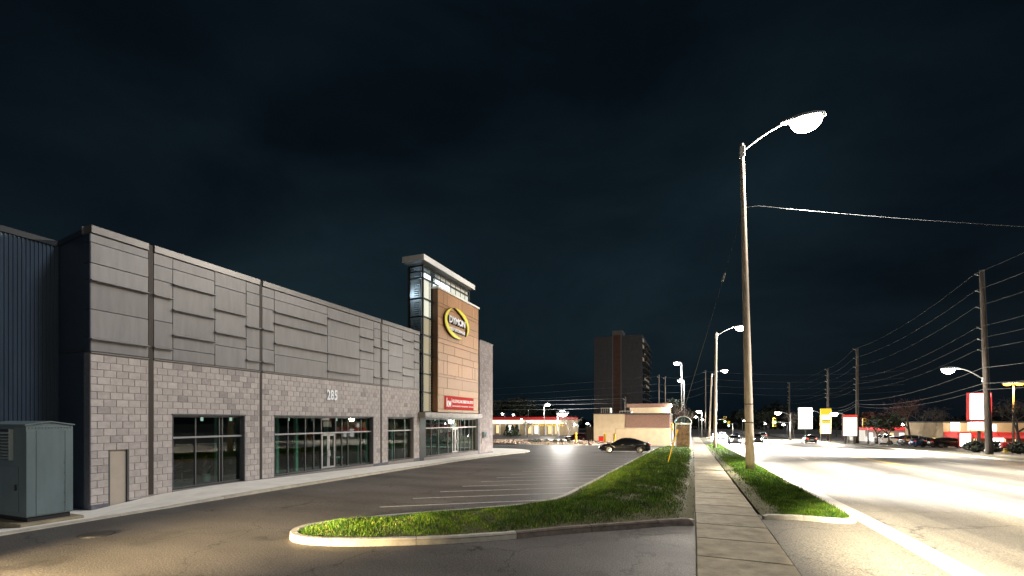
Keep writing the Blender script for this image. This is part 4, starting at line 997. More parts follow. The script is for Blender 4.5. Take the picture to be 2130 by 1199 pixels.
def tree_mesh(seed, h, spread, leaf_n, leaf_s, bare=False, levels=4):
    r = random.Random(seed); wood = MB(); tips = []
    def grow(p, dv, ln, rad, lv):
        q = p + dv * ln + Vector((r.uniform(-.06, .06), r.uniform(-.06, .06), 0)) * ln
        wood.tube([p, (p + q) / 2 + Vector((r.uniform(-.04, .04), r.uniform(-.04, .04), 0)) * ln, q], [rad, rad * .85, rad * .66], 5 if lv else 8, cap=False)
        if lv >= levels: tips.append(q); return
        if lv >= 2: tips.append(q)
        for k in range(3 if lv < 2 else r.choice((2, 3))):
            a = r.uniform(0, 6.283); t = r.uniform(.35, .85) * spread
            side = Vector((math.cos(a), math.sin(a), 0)); nd = (dv * math.cos(t) + side * math.sin(t) + Vector((0, 0, .12))).normalized()
            grow(q, nd, ln * r.uniform(.6, .85), rad * .6, lv + 1)
    grow(Vector((0, 0, -.1)), Vector((r.uniform(-.06, .06), r.uniform(-.06, .06), 1)).normalized(), h * .27, h * .022, 0)
    leaf = MB()
    for t in tips:
        for k in range(leaf_n):
            c = t + Vector((r.gauss(0, 1), r.gauss(0, 1), r.gauss(0, .8))) * (h * .055)
            a = Vector((r.gauss(0, 1), r.gauss(0, 1), r.gauss(0, 1))).normalized(); b = a.cross(Vector((r.gauss(0, 1), r.gauss(0, 1), r.gauss(0, 1)))).normalized()
            s = leaf_s * r.uniform(.6, 1.3)
            if bare: leaf.add([c, c + a * s * 2.6, c + b * s * .10], [(0, 1, 2)])
            else: leaf.add([c + a * s, c + b * s * .6, c - a * s, c - b * s * .6], [(0, 1, 2, 3)])
    return wood, leaf
def tree(name, loc, seed, h, label, m='leaf_dark', spread=1.0, leaf_n=8, leaf_s=.22, bare=False, levels=4, group=None):
    e = empty(name, loc, label, 'tree', group); w, l = tree_mesh(seed, h, spread, leaf_n, leaf_s, bare, levels)
    w.build('trunk', M['bark'], e, local=True); l.build('crown', M[m], e, local=True); return e

def utility_pole(base, top, label, arms=(), m='wood_pole', r0=.19, r1=.12, side=-1):
    e = empty('utility_pole', base, label, 'utility pole', 'wooden utility poles'); b, t = Vector(base), Vector(top)
    MB().tube([b.lerp(t, k / 6) for k in range(7)], [r0 + (r1 - r0) * k / 6 for k in range(7)], 10).build('pole', M[m], e, smooth_=True)
    ends = []
    for z, ln in arms:
        f = (z - b.z) / (t.z - b.z); c = b.lerp(t, f); q = c + Vector((side * ln, 0, .28))
        br = MB().tube([c, c.lerp(q, .6) - Vector((0, 0, .05)), q], .035, 6).build('bracket', M['galv'], e)
        MB().tube([q - Vector((0, 0, .10)), q + Vector((0, 0, .02))], [.06, .045], 8).build('insulator', M['galv'], br)
        ends.append(q)
    return e, ends
def sag(a, b, s, n=14):
    a, b = Vector(a), Vector(b); return [a.lerp(b, k / n) - Vector((0, 0, 4 * s * (k / n) * (1 - k / n))) for k in range(n + 1)]
def wire(pts, r, label, group='overhead wires', name='overhead_wire'):
    mb = MB().tube(pts, r, 5); o = mb.build(name, M['wire'], smooth_=True); return tag(o, label, 'wire', group)
YU = 61.0
az = [17.2, 15.5, 13.85, 11.75, 10.6, 9.5]
up, e1 = utility_pole((27.84, YU, zg(YU) - .1), at(2042, 562, YU), 'tall wooden utility pole carrying a lamp beside the big white pylon sign', [(z, .55) for z in az], r0=.30, r1=.20)
X2, Y2, _z = at(1783, 727, 100.2)
up2, e2 = utility_pole((X2, Y2, zg(Y2) - .1), (X2, Y2, 15.6), 'wooden utility pole standing behind the lit red topped sign', [(15.2, .55), (13.6, .55), (12.0, .55), (9.9, .5), (8.9, .5), (7.9, .5)], r0=.28, r1=.18)
X3, Y3, _z = at(1722, 770, 121)
up3, e3 = utility_pole((X3, Y3, zg(Y3) - .1), (X3, Y3, 14.0), 'wooden utility pole behind the yellow topped price sign', [(13.7, .5), (12.4, .5), (11.1, .5), (9.3, .5), (8.4, .5), (7.5, .5)], r0=.26, r1=.18)
X4, Y4, _z = at(1642, 795, 163)
up4, e4 = utility_pole((X4, Y4, zg(Y4) - .1), (X4, Y4, 14.4), 'far wooden utility pole between the green signal and the white sign', [(14.0, .5), (12.7, .5), (11.4, .5), (9.6, .5), (8.7, .5), (7.8, .5)], r0=.26, r1=.18)
up5, e5 = utility_pole((28.2, 34, zg(34) - .1), (27.9, 34, 18.2), 'wooden utility pole beyond the edge of the view on the far kerb', [(z + .4, .55) for z in az], r0=.30, r1=.20)
names6 = ['topmost', 'second', 'third', 'fourth', 'fifth', 'lowest']
for i in range(6):
    pts = sag(e5[i], e1[i], .5) + sag(e1[i], e2[i], 1.0)[1:] + sag(e2[i], e3[i], .6)[1:] + sag(e3[i], e4[i], .6)[1:]
    wire(pts, .009, f'{names6[i]} of the six line wires on the utility poles across the road')
P1, P2, P3 = Vector((27.6, YU, 0)), Vector((X2, Y2, 0)), Vector((28.1, 34, 0))
for z1, z2, s, lab in ((7.9, 6.2, .9, 'upper'), (6.3, 5.6, .9, 'middle'), (5.7, 5.2, 1.0, 'lower')):
    wire(sag(P3 + Vector((0, -.2, z1 + .6)), P1 + Vector((-.25, 0, z1)), .5) + sag(P1 + Vector((-.25, 0, z1)), P2 + Vector((-.2, 0, z2)), s)[1:] + sag(P2 + Vector((-.2, 0, z2)), (X3 - .2, Y3, z2 - .5), .8)[1:], .02,
         f'{lab} thick cable slung low between the utility poles across the road')
# lamp on the far utility pole
b = Vector(at(2046, 790, YU)); tp = Vector(at(1992, 767, YU)); tp.x = at(1992, 767, YU)[0]
cv = [((1-k)**2) * b + 2*k*(1-k) * (b.lerp(tp, .6) + Vector((0, 0, .45))) + k*k * tp for k in [i / 8 for i in range(9)]]
sl_ = empty('street_lamp', tuple(b), 'street lamp on a curved arm fixed to the tall utility pole across the road', 'street lamp', 'street lamps across the road')
MB().tube(cv, .05, 8).build('arm', M['galv'], sl_, smooth_=True)
MB().bbox(b.x - .12, b.x + .05, b.y - .1, b.y + .1, b.z - .25, b.z + .25, .02).build('bracket', M['galv'], sl_)
c4 = head(sl_, tp, (-1, 0, 0), 1.6)
light('SPOT', 'road_light', c4, 380000, NEUT, .35, (14, YU, -1), 95, .6); light('POINT', 'spill_light', (c4.x, c4.y, c4.z - .1), 1500, WARM, .3)
# span wire from the near pole and its guy
j1 = Vector(at(1552, 432, 28.3))
wire([j1] + sag(j1 + Vector((.6, 0, -.02)), (27.9, 33.8, 10.9), .30), .010, 'single span wire crossing the road from the nearest lamp pole', name='span_wire')
gb_ = Vector((-1.48, 28.22, zg(28.2)))
gp = sag(j1 + Vector((-.12, 0, 0)), gb_, .12, 20)
wire(gp, .014, 'thin guy wire running down from the nearest lamp pole to the lawn', name='guy_wire')
ins = empty('guy_insulator', tuple(gp[5]), 'small strain insulator hanging in the thin guy wire', 'insulator')
dv = (gp[6] - gp[5]).normalized() * .22
MB().tube([gp[5] - dv, gp[5] - dv * .8, gp[5] + dv * .8, gp[5] + dv], [.04, .075, .075, .04], 8).build('body', M['galv'], ins)
MB().tube([gp[5] - dv * 1.5, gp[5] - dv], .03, 6).build('clamp', M['steel'], ins)
gg = empty('guy_guard', tuple(gb_), 'leaning yellow plastic guy wire guard standing in the lawn', 'guy guard')
g1 = gb_ + (gp[0] - gb_).normalized() * 2.35
MB().tube([gb_ - Vector((0, 0, .05)), gb_.lerp(g1, .5), g1], [.022, .028, .034], 8).build('sleeve', M['yellow'], gg)
MB().tube([g1 - (g1 - gb_).normalized() * .25, g1 + (g1 - gb_).normalized() * .04], [.040, .058], 8).build('flare', M['yellow'], gg)

# ------------------------------------------------------------------ cars
def lerp_tab(tab, x):
    tab = sorted(tab)
    if x <= tab[0][0]: return tab[0][1]
    for (a, u), (b, v) in zip(tab[:-1], tab[1:]):
        if x <= b: return u + (v - u) * smooth(a, b, x) if False else u + (v - u) * (x - a) / (b - a)
    return tab[-1][1]
SEDAN = dict(L=2.42, top=[(-2.42,.80),(-2.34,1.00),(-2.0,1.045),(-1.5,1.03),(.8,.965),(1.2,.93),(1.9,.82),(2.25,.70),(2.42,.52)], w=[(-2.42,.60),(-2.3,.78),(-1.9,.88),(-.5,.915),(1.0,.91),(1.8,.88),(2.2,.77),(2.42,.52)],
     roof=[(-1.98,1.03),(-1.55,1.20),(-1.1,1.36),(-.6,1.445),(-.1,1.46),(.3,1.41),(.75,1.20),(1.15,.955)], ax=(1.42,-1.40), wr=.335, belt=.94, sidewin=[(-1.25,-.92),(-.88,-.06),(.02,.72)], wind=(.34,1.1), rear=(-1.9,-1.15))
SUV = dict(L=2.25, top=[(-2.25,.95),(-2.2,1.12),(-1.6,1.10),(.9,1.06),(1.3,1.02),(1.9,.95),(2.12,.82),(2.25,.6)], w=[(-2.25,.72),(-2.1,.86),(-1.5,.91),(1.2,.91),(1.9,.87),(2.25,.60)],
     roof=[(-2.18,1.1),(-2.05,1.45),(-1.75,1.64),(-.6,1.70),(.1,1.68),(.4,1.62),(1.2,1.05)], ax=(1.32,-1.33), wr=.36, belt=1.05, sidewin=[(-1.75,-1.15),(-1.08,-.12),(-.05,.78)], wind=(.42,1.15), rear=(-2.18,-1.8))
def make_car(loc, rz, paint, label, S=SEDAN, head_on=False, tail_on=False, group=None, beam=(30000, (1, .95, .86))):
    e = empty('parked_car' if not (head_on or tail_on) else 'car', loc, label, 'car', group, rz)
    L = S['L']; xs = sorted(set([-L + 2 * L * i / 44 for i in range(45)] + [a + s * S['wr'] * f for a in S['ax'] for s in (-1, 1) for f in (1.14, 1.0, .75, .4)]))
    def bottom(x):
        z = .24 + .10 * smooth(L - .5, L, abs(x))
        for a in S['ax']:
            rr = S['wr'] * 1.16
            if abs(x - a) < rr: z = max(z, S['wr'] + math.sqrt(rr * rr - (x - a) ** 2))
        return z
    rings = []
    for x in xs:
        w, zt, zb = lerp_tab(S['w'], x), lerp_tab(S['top'], x), bottom(x); zs = zt - .07
        zb = min(zb, zs - .05)
        half = [(w * .965, zb), (w, zb + (zs - zb) * .35), (w * .99, zb + (zs - zb) * .62), (w * .955, zs - .015), (w * .90, zs + .035), (w * .55, zt - .012), (0, zt)]
        rings.append([(x, -y, z) for y, z in half] + [(x, y, z) for y, z in half[::-1][1:]])
    n = len(rings[0]); mb = MB(); mb.add([p for r_ in rings for p in r_], [(i*n+j, i*n+j+1, (i+1)*n+j+1, (i+1)*n+j) for i in range(len(rings)-1) for j in range(n-1)] + [tuple(range(n)), tuple((len(rings)-1)*n + j for j in range(n))][:2])
    body = fixn(mb.build('body', M[paint], e, smooth_=True, local=True))
    MB().box(-L + .2, L - .2, -.72, .72, .20, .55).build('underbody', M['black'], e, local=True)
    rf = [p[0] for p in S['roof']]; gx = sorted(set(list(np.linspace(min(rf), max(rf), 26)) + [v for q in S['sidewin'] for v in q] + [S['wind'][0], S['rear'][1]]))
    def gsec(x):
        zr = lerp_tab(S['roof'], x); zb = min(S['belt'], zr - .005) if S is SUV else min(lerp_tab(S['top'], x) - .05, zr - .005)
        k = max(0, min(1, (zr - zb) / .45)); wb_ = lerp_tab(S['w'], x) * .905; wr_ = wb_ - .22 * k
        return [(wb_ + (wr_ - wb_) * f, zb + (zr - .05 * k - zb) * f) for f in (0, .14, .86, 1.0)] + [(wr_ * .6, zr - .008), (0, zr)]
    gs = [gsec(x) for x in gx]; shell, sideg, windg, rearg = MB(), MB(), MB(), MB()
    for i in range(len(gx) - 1):
        xm = (gx[i] + gx[i+1]) / 2
        for sgn in (-1, 1):
            for j in range(5):
                q = [(gx[i], sgn * gs[i][j][0], gs[i][j][1]), (gx[i+1], sgn * gs[i+1][j][0], gs[i+1][j][1]), (gx[i+1], sgn * gs[i+1][j+1][0], gs[i+1][j+1][1]), (gx[i], sgn * gs[i][j+1][0], gs[i][j+1][1])]
                if j == 1 and any(a < xm < b for a, b in S['sidewin']): sideg.quad(*q)
                elif j >= 3 and S['wind'][0] < xm < S['wind'][1] - .04: windg.quad(*q)
                elif j >= 3 and S['rear'][0] + .04 < xm < S['rear'][1]: rearg.quad(*q)
                else: shell.quad(*q)
    fixn(shell.build('cabin', M[paint], e, smooth_=True, local=True))
    for nm, q in (('side_windows', sideg), ('windshield', windg), ('rear_window', rearg)): fixn(q.build(nm, M['car_glass'], e, local=True))
    for a in S['ax']:
        for sgn in (-1, 1):
            y = sgn * .80; r_ = S['wr']; prof = [(r_*.62, .09), (r_*.92, .105), (r_, .07), (r_, -.07), (r_*.92, -.10), (r_*.62, -.09)]
            ty = MB(); k = 22
            ty.add([(a + q * math.cos(2*math.pi*i/k), y + sgn * w_, r_ + q * math.sin(2*math.pi*i/k)) for i in range(k) for q, w_ in prof], [(i*6+j, ((i+1) % k)*6+j, ((i+1) % k)*6+(j+1) % 6, i*6+(j+1) % 6) for i in range(k) for j in range(6)])
            wh = fixn(ty.build('wheel', M['rubber'], e, smooth_=True, local=True)); rm = MB()
            rm.tube([(a, y + sgn * .02, r_), (a, y + sgn * .06, r_)], r_ * .16, 10)
            for s_ in range(9):
                t_ = 2 * math.pi * s_ / 9; u = Vector((math.cos(t_), 0, math.sin(t_))); v = Vector((-math.sin(t_), 0, math.cos(t_))) * r_ * .075
                c0_, c1_ = Vector((a, y + sgn * .075, r_)) + u * r_ * .1, Vector((a, y + sgn * .085, r_)) + u * r_ * .66
                rm.quad(c0_ - v, c0_ + v, c1_ + v * 1.3, c1_ - v * 1.3)
            ring = [(r_ * .70, .095), (r_ * .62, .095), (r_ * .60, .03)]
            rm.add([(a + q * math.cos(2*math.pi*i/k), y + sgn * w_, r_ + q * math.sin(2*math.pi*i/k)) for i in range(k) for q, w_ in ring], [(i*3+j, ((i+1) % k)*3+j, ((i+1) % k)*3+j+1, i*3+j+1) for i in range(k) for j in range(2)])
            rm.build('rim', M['chrome'], wh, local=True)
            MB().tube([(a, y - sgn * .06, r_), (a, y + sgn * .015, r_)], r_ * .61, 16).build('brake', M['black'], wh, local=True)
    xf, xr = L - .20, -L + .10
    for sgn in (-1, 1):
        MB().ball((xf - .02, sgn * .60, .685 if S is SEDAN else .80), (.20, .15, .075), 10, 6).build('headlight', E_['head'] if head_on else M['lamp_clear'], e, smooth_=True, local=True)
        MB().ball((xr, sgn * .66, .87 if S is SEDAN else 1.0), (.15, .14, .085), 10, 6).build('taillight', E_['tail'] if tail_on else M['lamp_red'], e, smooth_=True, local=True)
        mi = MB().ball((.78, sgn * 1.0, 1.02 if S is SEDAN else 1.12), (.08, .11, .07), 8, 5).build('mirror', M[paint], e, smooth_=True, local=True)
        for hx in (-.75, .18): MB().bbox(hx - .11, hx + .11, min(sgn * .905, sgn * .935), max(sgn * .905, sgn * .935), .81, .84, .006).build('door_handle', M['chrome'], e, local=True)
        for hx in (-.92, -.02, .95): MB().box(hx - .006, hx + .006, min(sgn * .905, sgn * .918), max(sgn * .905, sgn * .918), .35, .88).build('door_seam', M['black'], e, local=True)
        MB().bbox(-1.0, 1.0, min(sgn * .90, sgn * .93), max(sgn * .90, sgn * .93), .26, .33, .01).build('sill', M['black'], e, local=True)
    MB().bbox(L - .08, L + .015, -.42, .42, .36, .50, .02).build('grille', M['black'], e, local=True)
    MB().bbox(-L - .015, -L + .06, -.26, .26, .58, .70, .008).build('number_plate', M['sign_white'], e, local=True)
    if head_on:
        for sgn in (-1, 1):
            c = Matrix.Rotation(rz, 3, 'Z') @ Vector((L + .15, sgn * .6, .72)); f = Matrix.Rotation(rz, 3, 'Z') @ Vector((30, 0, -.9))
            p = Vector(loc) + c; light('SPOT', 'headlight_beam', p, beam[0], beam[1], .12, p + f, 46, .8)
    return e
cx_, cy_ = -6.25, 45.9
make_car((cx_, cy_, zg(cy_)), R(188), 'paint_black', 'black four door sedan parked on the lot beside the lawn kerb')
# night traffic on the road
for i, (X, Y, pn, sty, lab) in enumerate(((6.3, 84, 'paint_silver', SEDAN, 'nearest oncoming car with bright headlights in the kerb lane'), (10.4, 92, 'paint_grey', SUV, 'oncoming tall car with bright headlights in the inner lane'),
        (6.3, 118, 'paint_white', SUV, 'second oncoming car with headlights in the kerb lane'), (10.4, 135, 'paint_blue', SEDAN, 'farther oncoming car with headlights in the inner lane'), (6.4, 160, 'paint_grey', SEDAN, 'farthest oncoming car with headlights in the kerb lane'))):
    make_car((X, Y, zg(Y) - .02), R(-90), pn, lab, sty, head_on=True, group='oncoming cars on the road')
# the car that turns in from the street, just outside the view, its headlights on the drive
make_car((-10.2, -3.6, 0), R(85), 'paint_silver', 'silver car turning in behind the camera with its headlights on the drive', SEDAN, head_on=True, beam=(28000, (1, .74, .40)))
for X, Y, pn, sty, lab in ((19.6, 98, 'paint_grey', SEDAN, 'car with glowing red tail lights driving away along the far lane'), (16.0, 130, 'paint_silver', SUV, 'distant car with red tail lights driving away')):
    make_car((X, Y, zg(Y) - .02), R(90), pn, lab, sty, tail_on=True, group='departing cars on the road')

# ------------------------------------------------------------------ beyond the lot, left side
structure(sheet('rear_driveway', -150, .04, 66, 150, 0.0, M['lot'], 3))
RI = rounded([(-40,64.5),(-27.5,61.6),(-22.5,60.6),(-12.5,64.2),(-9.5,66.2),(-9.0,68.0),(-10.4,76),(-22,80),(-40,78)], 2)
structure(fill_poly(RI, lambda x, y: zg(y) + .10, 1.5).build('rock_bed', M['soil']))
kerb('rock_bed_kerb', [p for p in RI if p[1] < 69 and p[0] > -39], .18, lambda x, y: zg(y) + .17, lambda x, y: zg(y) - .05, M['kerb'], side=1, seg=4)
rk = MB()
for _ in range(1500):
    x, y = rnd.uniform(-34, -9.2), rnd.uniform(60.8, 78)
    if not inside((x, y), RI): continue
    s = rnd.uniform(.12, .30); base = len(rk.v)
    pts = [(x + s * math.cos(a) * rnd.uniform(.7, 1.1), y + s * math.sin(a) * rnd.uniform(.7, 1.1), zg(y) + .08) for a in [k * 1.2566 for k in range(5)]]
    mid = [(x + (p[0]-x) * .75, y + (p[1]-y) * .75, zg(y) + .10 + s * rnd.uniform(.5, .8)) for p in pts]
    rk.add(pts + mid, [(k, (k+1) % 5, 5 + (k+1) % 5, 5 + k) for k in range(5)] + [(5,6,7,8,9)])
tag(rk.build('gravel', M['rock']), 'tan river stones filling the long planting bed', 'stones', kind='stuff')
def shrub(name, loc, r, h, label, m='leaf', n=260, seed=1, cone=False, group=None):
    q = random.Random(seed); e = empty(name, loc, label, 'shrub', group); lf = MB()
    for _ in range(n):
        a, t = q.uniform(0, 6.283), q.random(); rad = r * (1 - t * .85 if cone else math.sqrt(max(0, 1 - (2*t-1)**2))) * math.sqrt(q.random())
        c = Vector((rad * math.cos(a), rad * math.sin(a), .05 + t * h)); d1 = Vector((q.gauss(0,1), q.gauss(0,1), q.gauss(0,1))).normalized(); d2 = d1.cross(Vector((q.gauss(0,1), q.gauss(0,1), 1))).normalized(); s = r * q.uniform(.10, .22)
        lf.add([c + d1 * s, c + d2 * s * .5, c - d1 * s, c - d2 * s * .5], [(0,1,2,3)])
    lf.build('foliage', M[m], e, local=True); MB().tube([(0,0,-.05),(0,0,h*.6)], [r*.08, r*.03], 6).build('stem', M['bark'], e, local=True); return e
ords = ['first', 'second', 'third', 'fourth', 'fifth', 'sixth', 'seventh']
for i, px in enumerate((1102, 1112, 1121, 1137, 1154, 1168, 1182)):
    Y = 66.5 + (i % 2) * .8; shrub('low_shrub', (kk(px) * Y, Y, zg(Y) + .1), .42, .55, f'{ords[i]} small dark shrub from the wall end in the bed of stones', seed=i, group='low shrubs in the stone bed')
def bollard(px, py, Y, h, label):
    X = kk(px) * Y; e = empty('bollard', (X, Y, zg(Y) - .1), label, 'bollard', 'yellow steel bollards')
    MB().tube([(0,0,0),(0,0,h)], .17, 12).build('post', M['yellow'], e, local=True); MB().ball((0,0,h), (.17,.17,.1), 12, 6).build('cap', M['yellow'], e, local=True)
bollard(1198, 921, 69, 1.75, 'yellow bollard in front of the maroon car'); bollard(1258, 922, 70, 1.65, 'yellow bollard in front of the red bin'); bollard(1278, 919, 76, 1.6, 'yellow bollard by the end of the low tan wall')
make_car((-20.4, 86, zg(86)), R(176), 'paint_maroon', 'dark maroon car parked beyond the bed of stones')
# low wall, flat roofed building, dumpster screen
lw0, lw1 = kk(1281) * 68.5, kk(1394) * 67.5
lw = empty('low_wall', (lw0, 68.5, zg(68)), 'low tan rendered wall behind the parked black sedan', 'wall')
MB().bbox(lw0, lw1, 68.3, 68.6, zg(68) - .2, 1.40, .02).build('wall', M['beige'], lw); MB().bbox(lw0 - .05, lw1 + .05, 68.25, 68.65, 1.404, 1.50, .02).build('coping', M['beige'], lw)
YB = 79.0; bx0, bxm, bx1 = kk(1235) * YB, kk(1301) * YB, kk(1393) * YB; zt = 3.65
sb_ = empty('flat_roof_shop', (bx0, YB, zg(YB)), 'flat roofed shop with tan plaster half and brown brick half behind the low wall', 'building')
MB().box(bx0, bxm, YB, YB + 11, zg(YB) - .3, zt).build('plaster_wall', M['beige'], sb_); MB().box(bxm + .01, bx1, YB - .06, YB + 11, zg(YB) - .3, zt - .12).build('brick_wall', M['brick'], sb_)
MB().bbox(bx0 - .1, bxm - .005, YB - .12, YB + 11.1, zt + .004, zt + .18, .02).build('parapet', M['roof'], sb_); MB().bbox(bxm + .005, bx1 + .1, YB - .16, YB + 11.1, zt - .115, zt + .15, .02).build('parapet', M['roof'], sb_)
for i, (px0, px1, hh_) in enumerate(((1251, 1271, 1.15), (1289, 1314, .6))):
    a, b = kk(px0) * 83, kk(px1) * 83; z = zt + .05
    u = MB().bbox(a, b, 82.5, 84, z, z + hh_, .05).build('rooftop_unit', M['galv'], sb_)
    for k in range(4): MB().box(a + .15 + k * (b - a - .3) / 4, a + .1 + (k + 1) * (b - a - .3) / 4, 82.47, 82.5, z + .15, z + hh_ - .15).build('grille', M['frame_dark'], u)
YC = 108; a, b = kk(1310) * YC, kk(1392) * YC
rb_ = empty('gabled_shop', (a, YC, zg(YC)), 'low shop with dark red roof edge behind the flat roofed shop', 'building')
MB().box(a, b, YC, YC + 9, zg(YC) - .2, at(1350, 848, YC)[2]).build('wall', M['beige'], rb_); MB().bbox(a - .6, b + .2, YC - .6, YC + 9, at(1350, 847.5, YC)[2], at(1350, 840, YC)[2], .05).build('roof', M['brick'], rb_)
wl = MB().bbox(b + .22, b + .5, YC - .5, YC - .2, at(1350, 848, YC)[2], at(1350, 842, YC)[2], .03).build('wall_lamp', E_['lamp_cool'], rb_)
light('POINT', 'wall_lamp_light', (b + 1.2, YC - 1.2, 5.2), 2500, NEUT, .2)
a, b = kk(1219) * 82, kk(1241) * 82
ds = empty('bin_screen', (a, 82, zg(82)), 'dark board screen round the bins left of the flat roofed shop', 'screen')
for k in range(6): MB().bbox(a + (b-a) * k / 6 + .015, a + (b-a) * (k+1) / 6 - .015, 82, 82.08, zg(82), at(1230, 888, 82)[2], .01).build('board', M['roof'], ds)
for x in (a, b): MB().bbox(x - .08, x + .08, 82.085, 82.24, zg(82) - .1, at(1230, 887, 82)[2], .01).build('post', M['bark'], ds)
a, b = kk(1246.5) * 78, kk(1256) * 78
rbn = empty('red_bin', ((a+b)/2, 78, zg(78)), 'bright red bin by the foot of the tan plaster wall', 'bin')
MB().bbox(a, b, 77.4, 78.2, zg(78), zg(78) + .95, .04).build('body', M['red'], rbn); MB().bbox(a - .03, b + .03, 77.35, 78.25, zg(78) + .955, zg(78) + 1.03, .03).build('lid', M['black'], rbn)
# red signal beside the shelter
def signal(base, hd, label, glow, lens_i, facing=(0, -1), s=1.0, group='traffic signals', arm=True, housing='yellow'):
    e = empty('traffic_signal', base, label, 'traffic signal', group); b, h = Vector(base), Vector(hd)
    top = Vector((b.x, b.y, h.z + (.1 if arm else -.6 * s)))
    MB().tube([b, top], [.12, .08], 10).build('pole', M['galv'], e, smooth_=True)
    if arm: MB().tube([top - Vector((0, 0, .2)), Vector((h.x, h.y + .3, h.z + .1))], .05, 8).build('arm', M['galv'], e, smooth_=True)
    hb_ = MB().bbox(h.x - .2*s, h.x + .2*s, h.y - .12, h.y + .18, h.z - .6*s, h.z + .6*s, .03).build('housing', M[housing], e)
    for k, z in enumerate((.38, 0, -.38)):
        c = h + Vector((0, -.125, z * s))
        MB().tube([c, c - Vector((0, .03, 0))], .15*s, 14).build('lens', E_[glow] if k == lens_i else M['black'], hb_)
        MB().tube([c + Vector((0, 0, .15*s)), c + Vector((0, -.2, .14*s))], .03*s, 6).build('visor', M['black'], hb_)
    return e
Yq = 72; signal((kk(1399) * Yq, Yq, zg(Yq)), at(1398, 888, Yq), 'signal showing red between the low wall and the bus shelter', 'red', 1, arm=False, s=.9)
light('POINT', 'red_signal_light', Vector(at(1398, 888, Yq)) + Vector((0, -.8, 0)), 60, (1, .06, .03), .15)
# bus shelter
sx0, sx1, sy0, sy1 = -1.80, -.30, 54.0, 57.0; zb = zg(54); zr = 2.05
bs = empty('bus_shelter', (sx0, sy0, zb), 'bus shelter with arched teal roof and a lit poster end panel', 'bus shelter')
for x in (sx0, sx1):
    for y in (sy0, sy1): MB().bbox(x - .05, x + .05, y - .05, y + .05, zb - .1, zr, .01).build('post', M['white_metal'], bs)
MB().bbox(sx0 - .06, sx1 + .06, sy0 - .07, sy1 + .07, zr + .002, zr + .22, .01).build('eave_beam', M['galv'], bs)
arc = [((sx0+sx1)/2 + .88 * math.cos(t), zr + .24 + .72 * math.sin(t)) for t in [math.pi * k / 14 for k in range(15)]]
ra_ = MB(); ra_.add([(u, y, v) for y in (sy0 - .1, sy1 + .1) for u, v in arc], [(k, k+1, 15+k+1, 15+k) for k in range(14)]); ro = ra_.build('roof', M['teal_glass'], bs)
MB().tube([(u, sy0 - .1, v) for u, v in arc], .035, 6).build('rib', M['white_metal'], ro); MB().tube([(u, sy1 + .1, v) for u, v in arc], .035, 6).build('rib', M['white_metal'], ro)
ge_ = MB(); ge_.add([(u, sy0 - .06, v) for u, v in arc], [tuple(range(15))]); ge_.build('gable_pane', M['teal_glass'], bs)
pf = MB().bbox(sx0 + .06, sx1 - .06, sy0 - .05, sy0 + .05, zb + .35, zr - .08, .02).build('poster_case', M['frame'], bs)
MB().box(sx0 + .14, sx1 - .14, sy0 - .056, sy0 - .0505, zb + .45, zr - .16).build('poster', M['poster'], pf, label='dark brown poster')
MB().box(sx0 - .01, sx0 + .01, sy0 + .06, sy1 - .06, zb + .2, zr - .05).build('side_pane', M['shelter_glass'], bs)
MB().bbox(sx0 + .2, sx0 + .6, sy0 + .4, sy1 - .4, zb + .45, zb + .5, .01).build('bench', M['galv'], bs)
structure(MB().bbox(-3.7, -.0, 53.3, 57.6, zg(55) - .2, zg(55) + .1, .01).build('shelter_pad', M['slab']))
# apartment tower far behind
YA = 210.0; ax0, ax1 = kk(1235.5) * YA, kk(1336) * YA; zA = at(1285, 698, YA)[2]; g0 = zg(YA)
ap = empty('apartment_tower', (ax0, YA, g0), 'tall dark apartment slab with a brown centre strip far behind the shops', 'building')
YA2 = ax1 / kk(1351)
fl = 15; fh = (zA - g0 - 1) / fl; m0, m1 = kk(1275.5) * YA, kk(1293) * YA
for i in range(fl):
    z = g0 + i * fh
    for a, b in ((ax0, m0 - .5), (m1 + .5, ax1)):
        for k in range(4):
            u0, u1 = a + (b - a) * k / 4, a + (b - a) * (k + 1) / 4
            MB().box(u0 + .02, u1 - .02, YA - .05, YA + .2, z + .03, z + fh - .03).build('wall_panel', M['apt'], ap)
MB().box(ax0 + .05, ax1 - .05, YA + .21, YA2, g0 - 1, zA - .2).build('core', M['apt'], ap); MB().box(m0, m1, YA - .4, YA + .2, g0 - 1, zA).build('centre_strip', M['apt_brown'], ap)
for x in (m0, m1): MB().box(x - .45, x + .1, YA - .5, YA + .2, g0 - 1, zA + .1).build('rib', M['apt_trim'], ap)
MB().box(m0 - .4, m1 + .4, YA - .3, YA + 9, zA + .12, at(1285, 688, YA)[2]).build('penthouse', M['apt_trim'], ap)
for i in range(fl):
    for k in range(4):
        y0_ = YA + 2 + k * (YA2 - YA - 3) / 4; y1_ = y0_ + (YA2 - YA - 3) / 4 - 2; z = g0 + i * fh
        w = MB().box(ax1 - .04, ax1 + .02, y0_, y1_, z + .8, z + fh - .5).build('window', M['pane_dark'] if rnd.random() > .14 else E_['win_dim'], ap)
        MB().bbox(ax1 + .03, ax1 + 1.4, y0_ - .3, y1_ + .3, z + .02, z + .3, .02).build('balcony', M['apt_trim'], w)
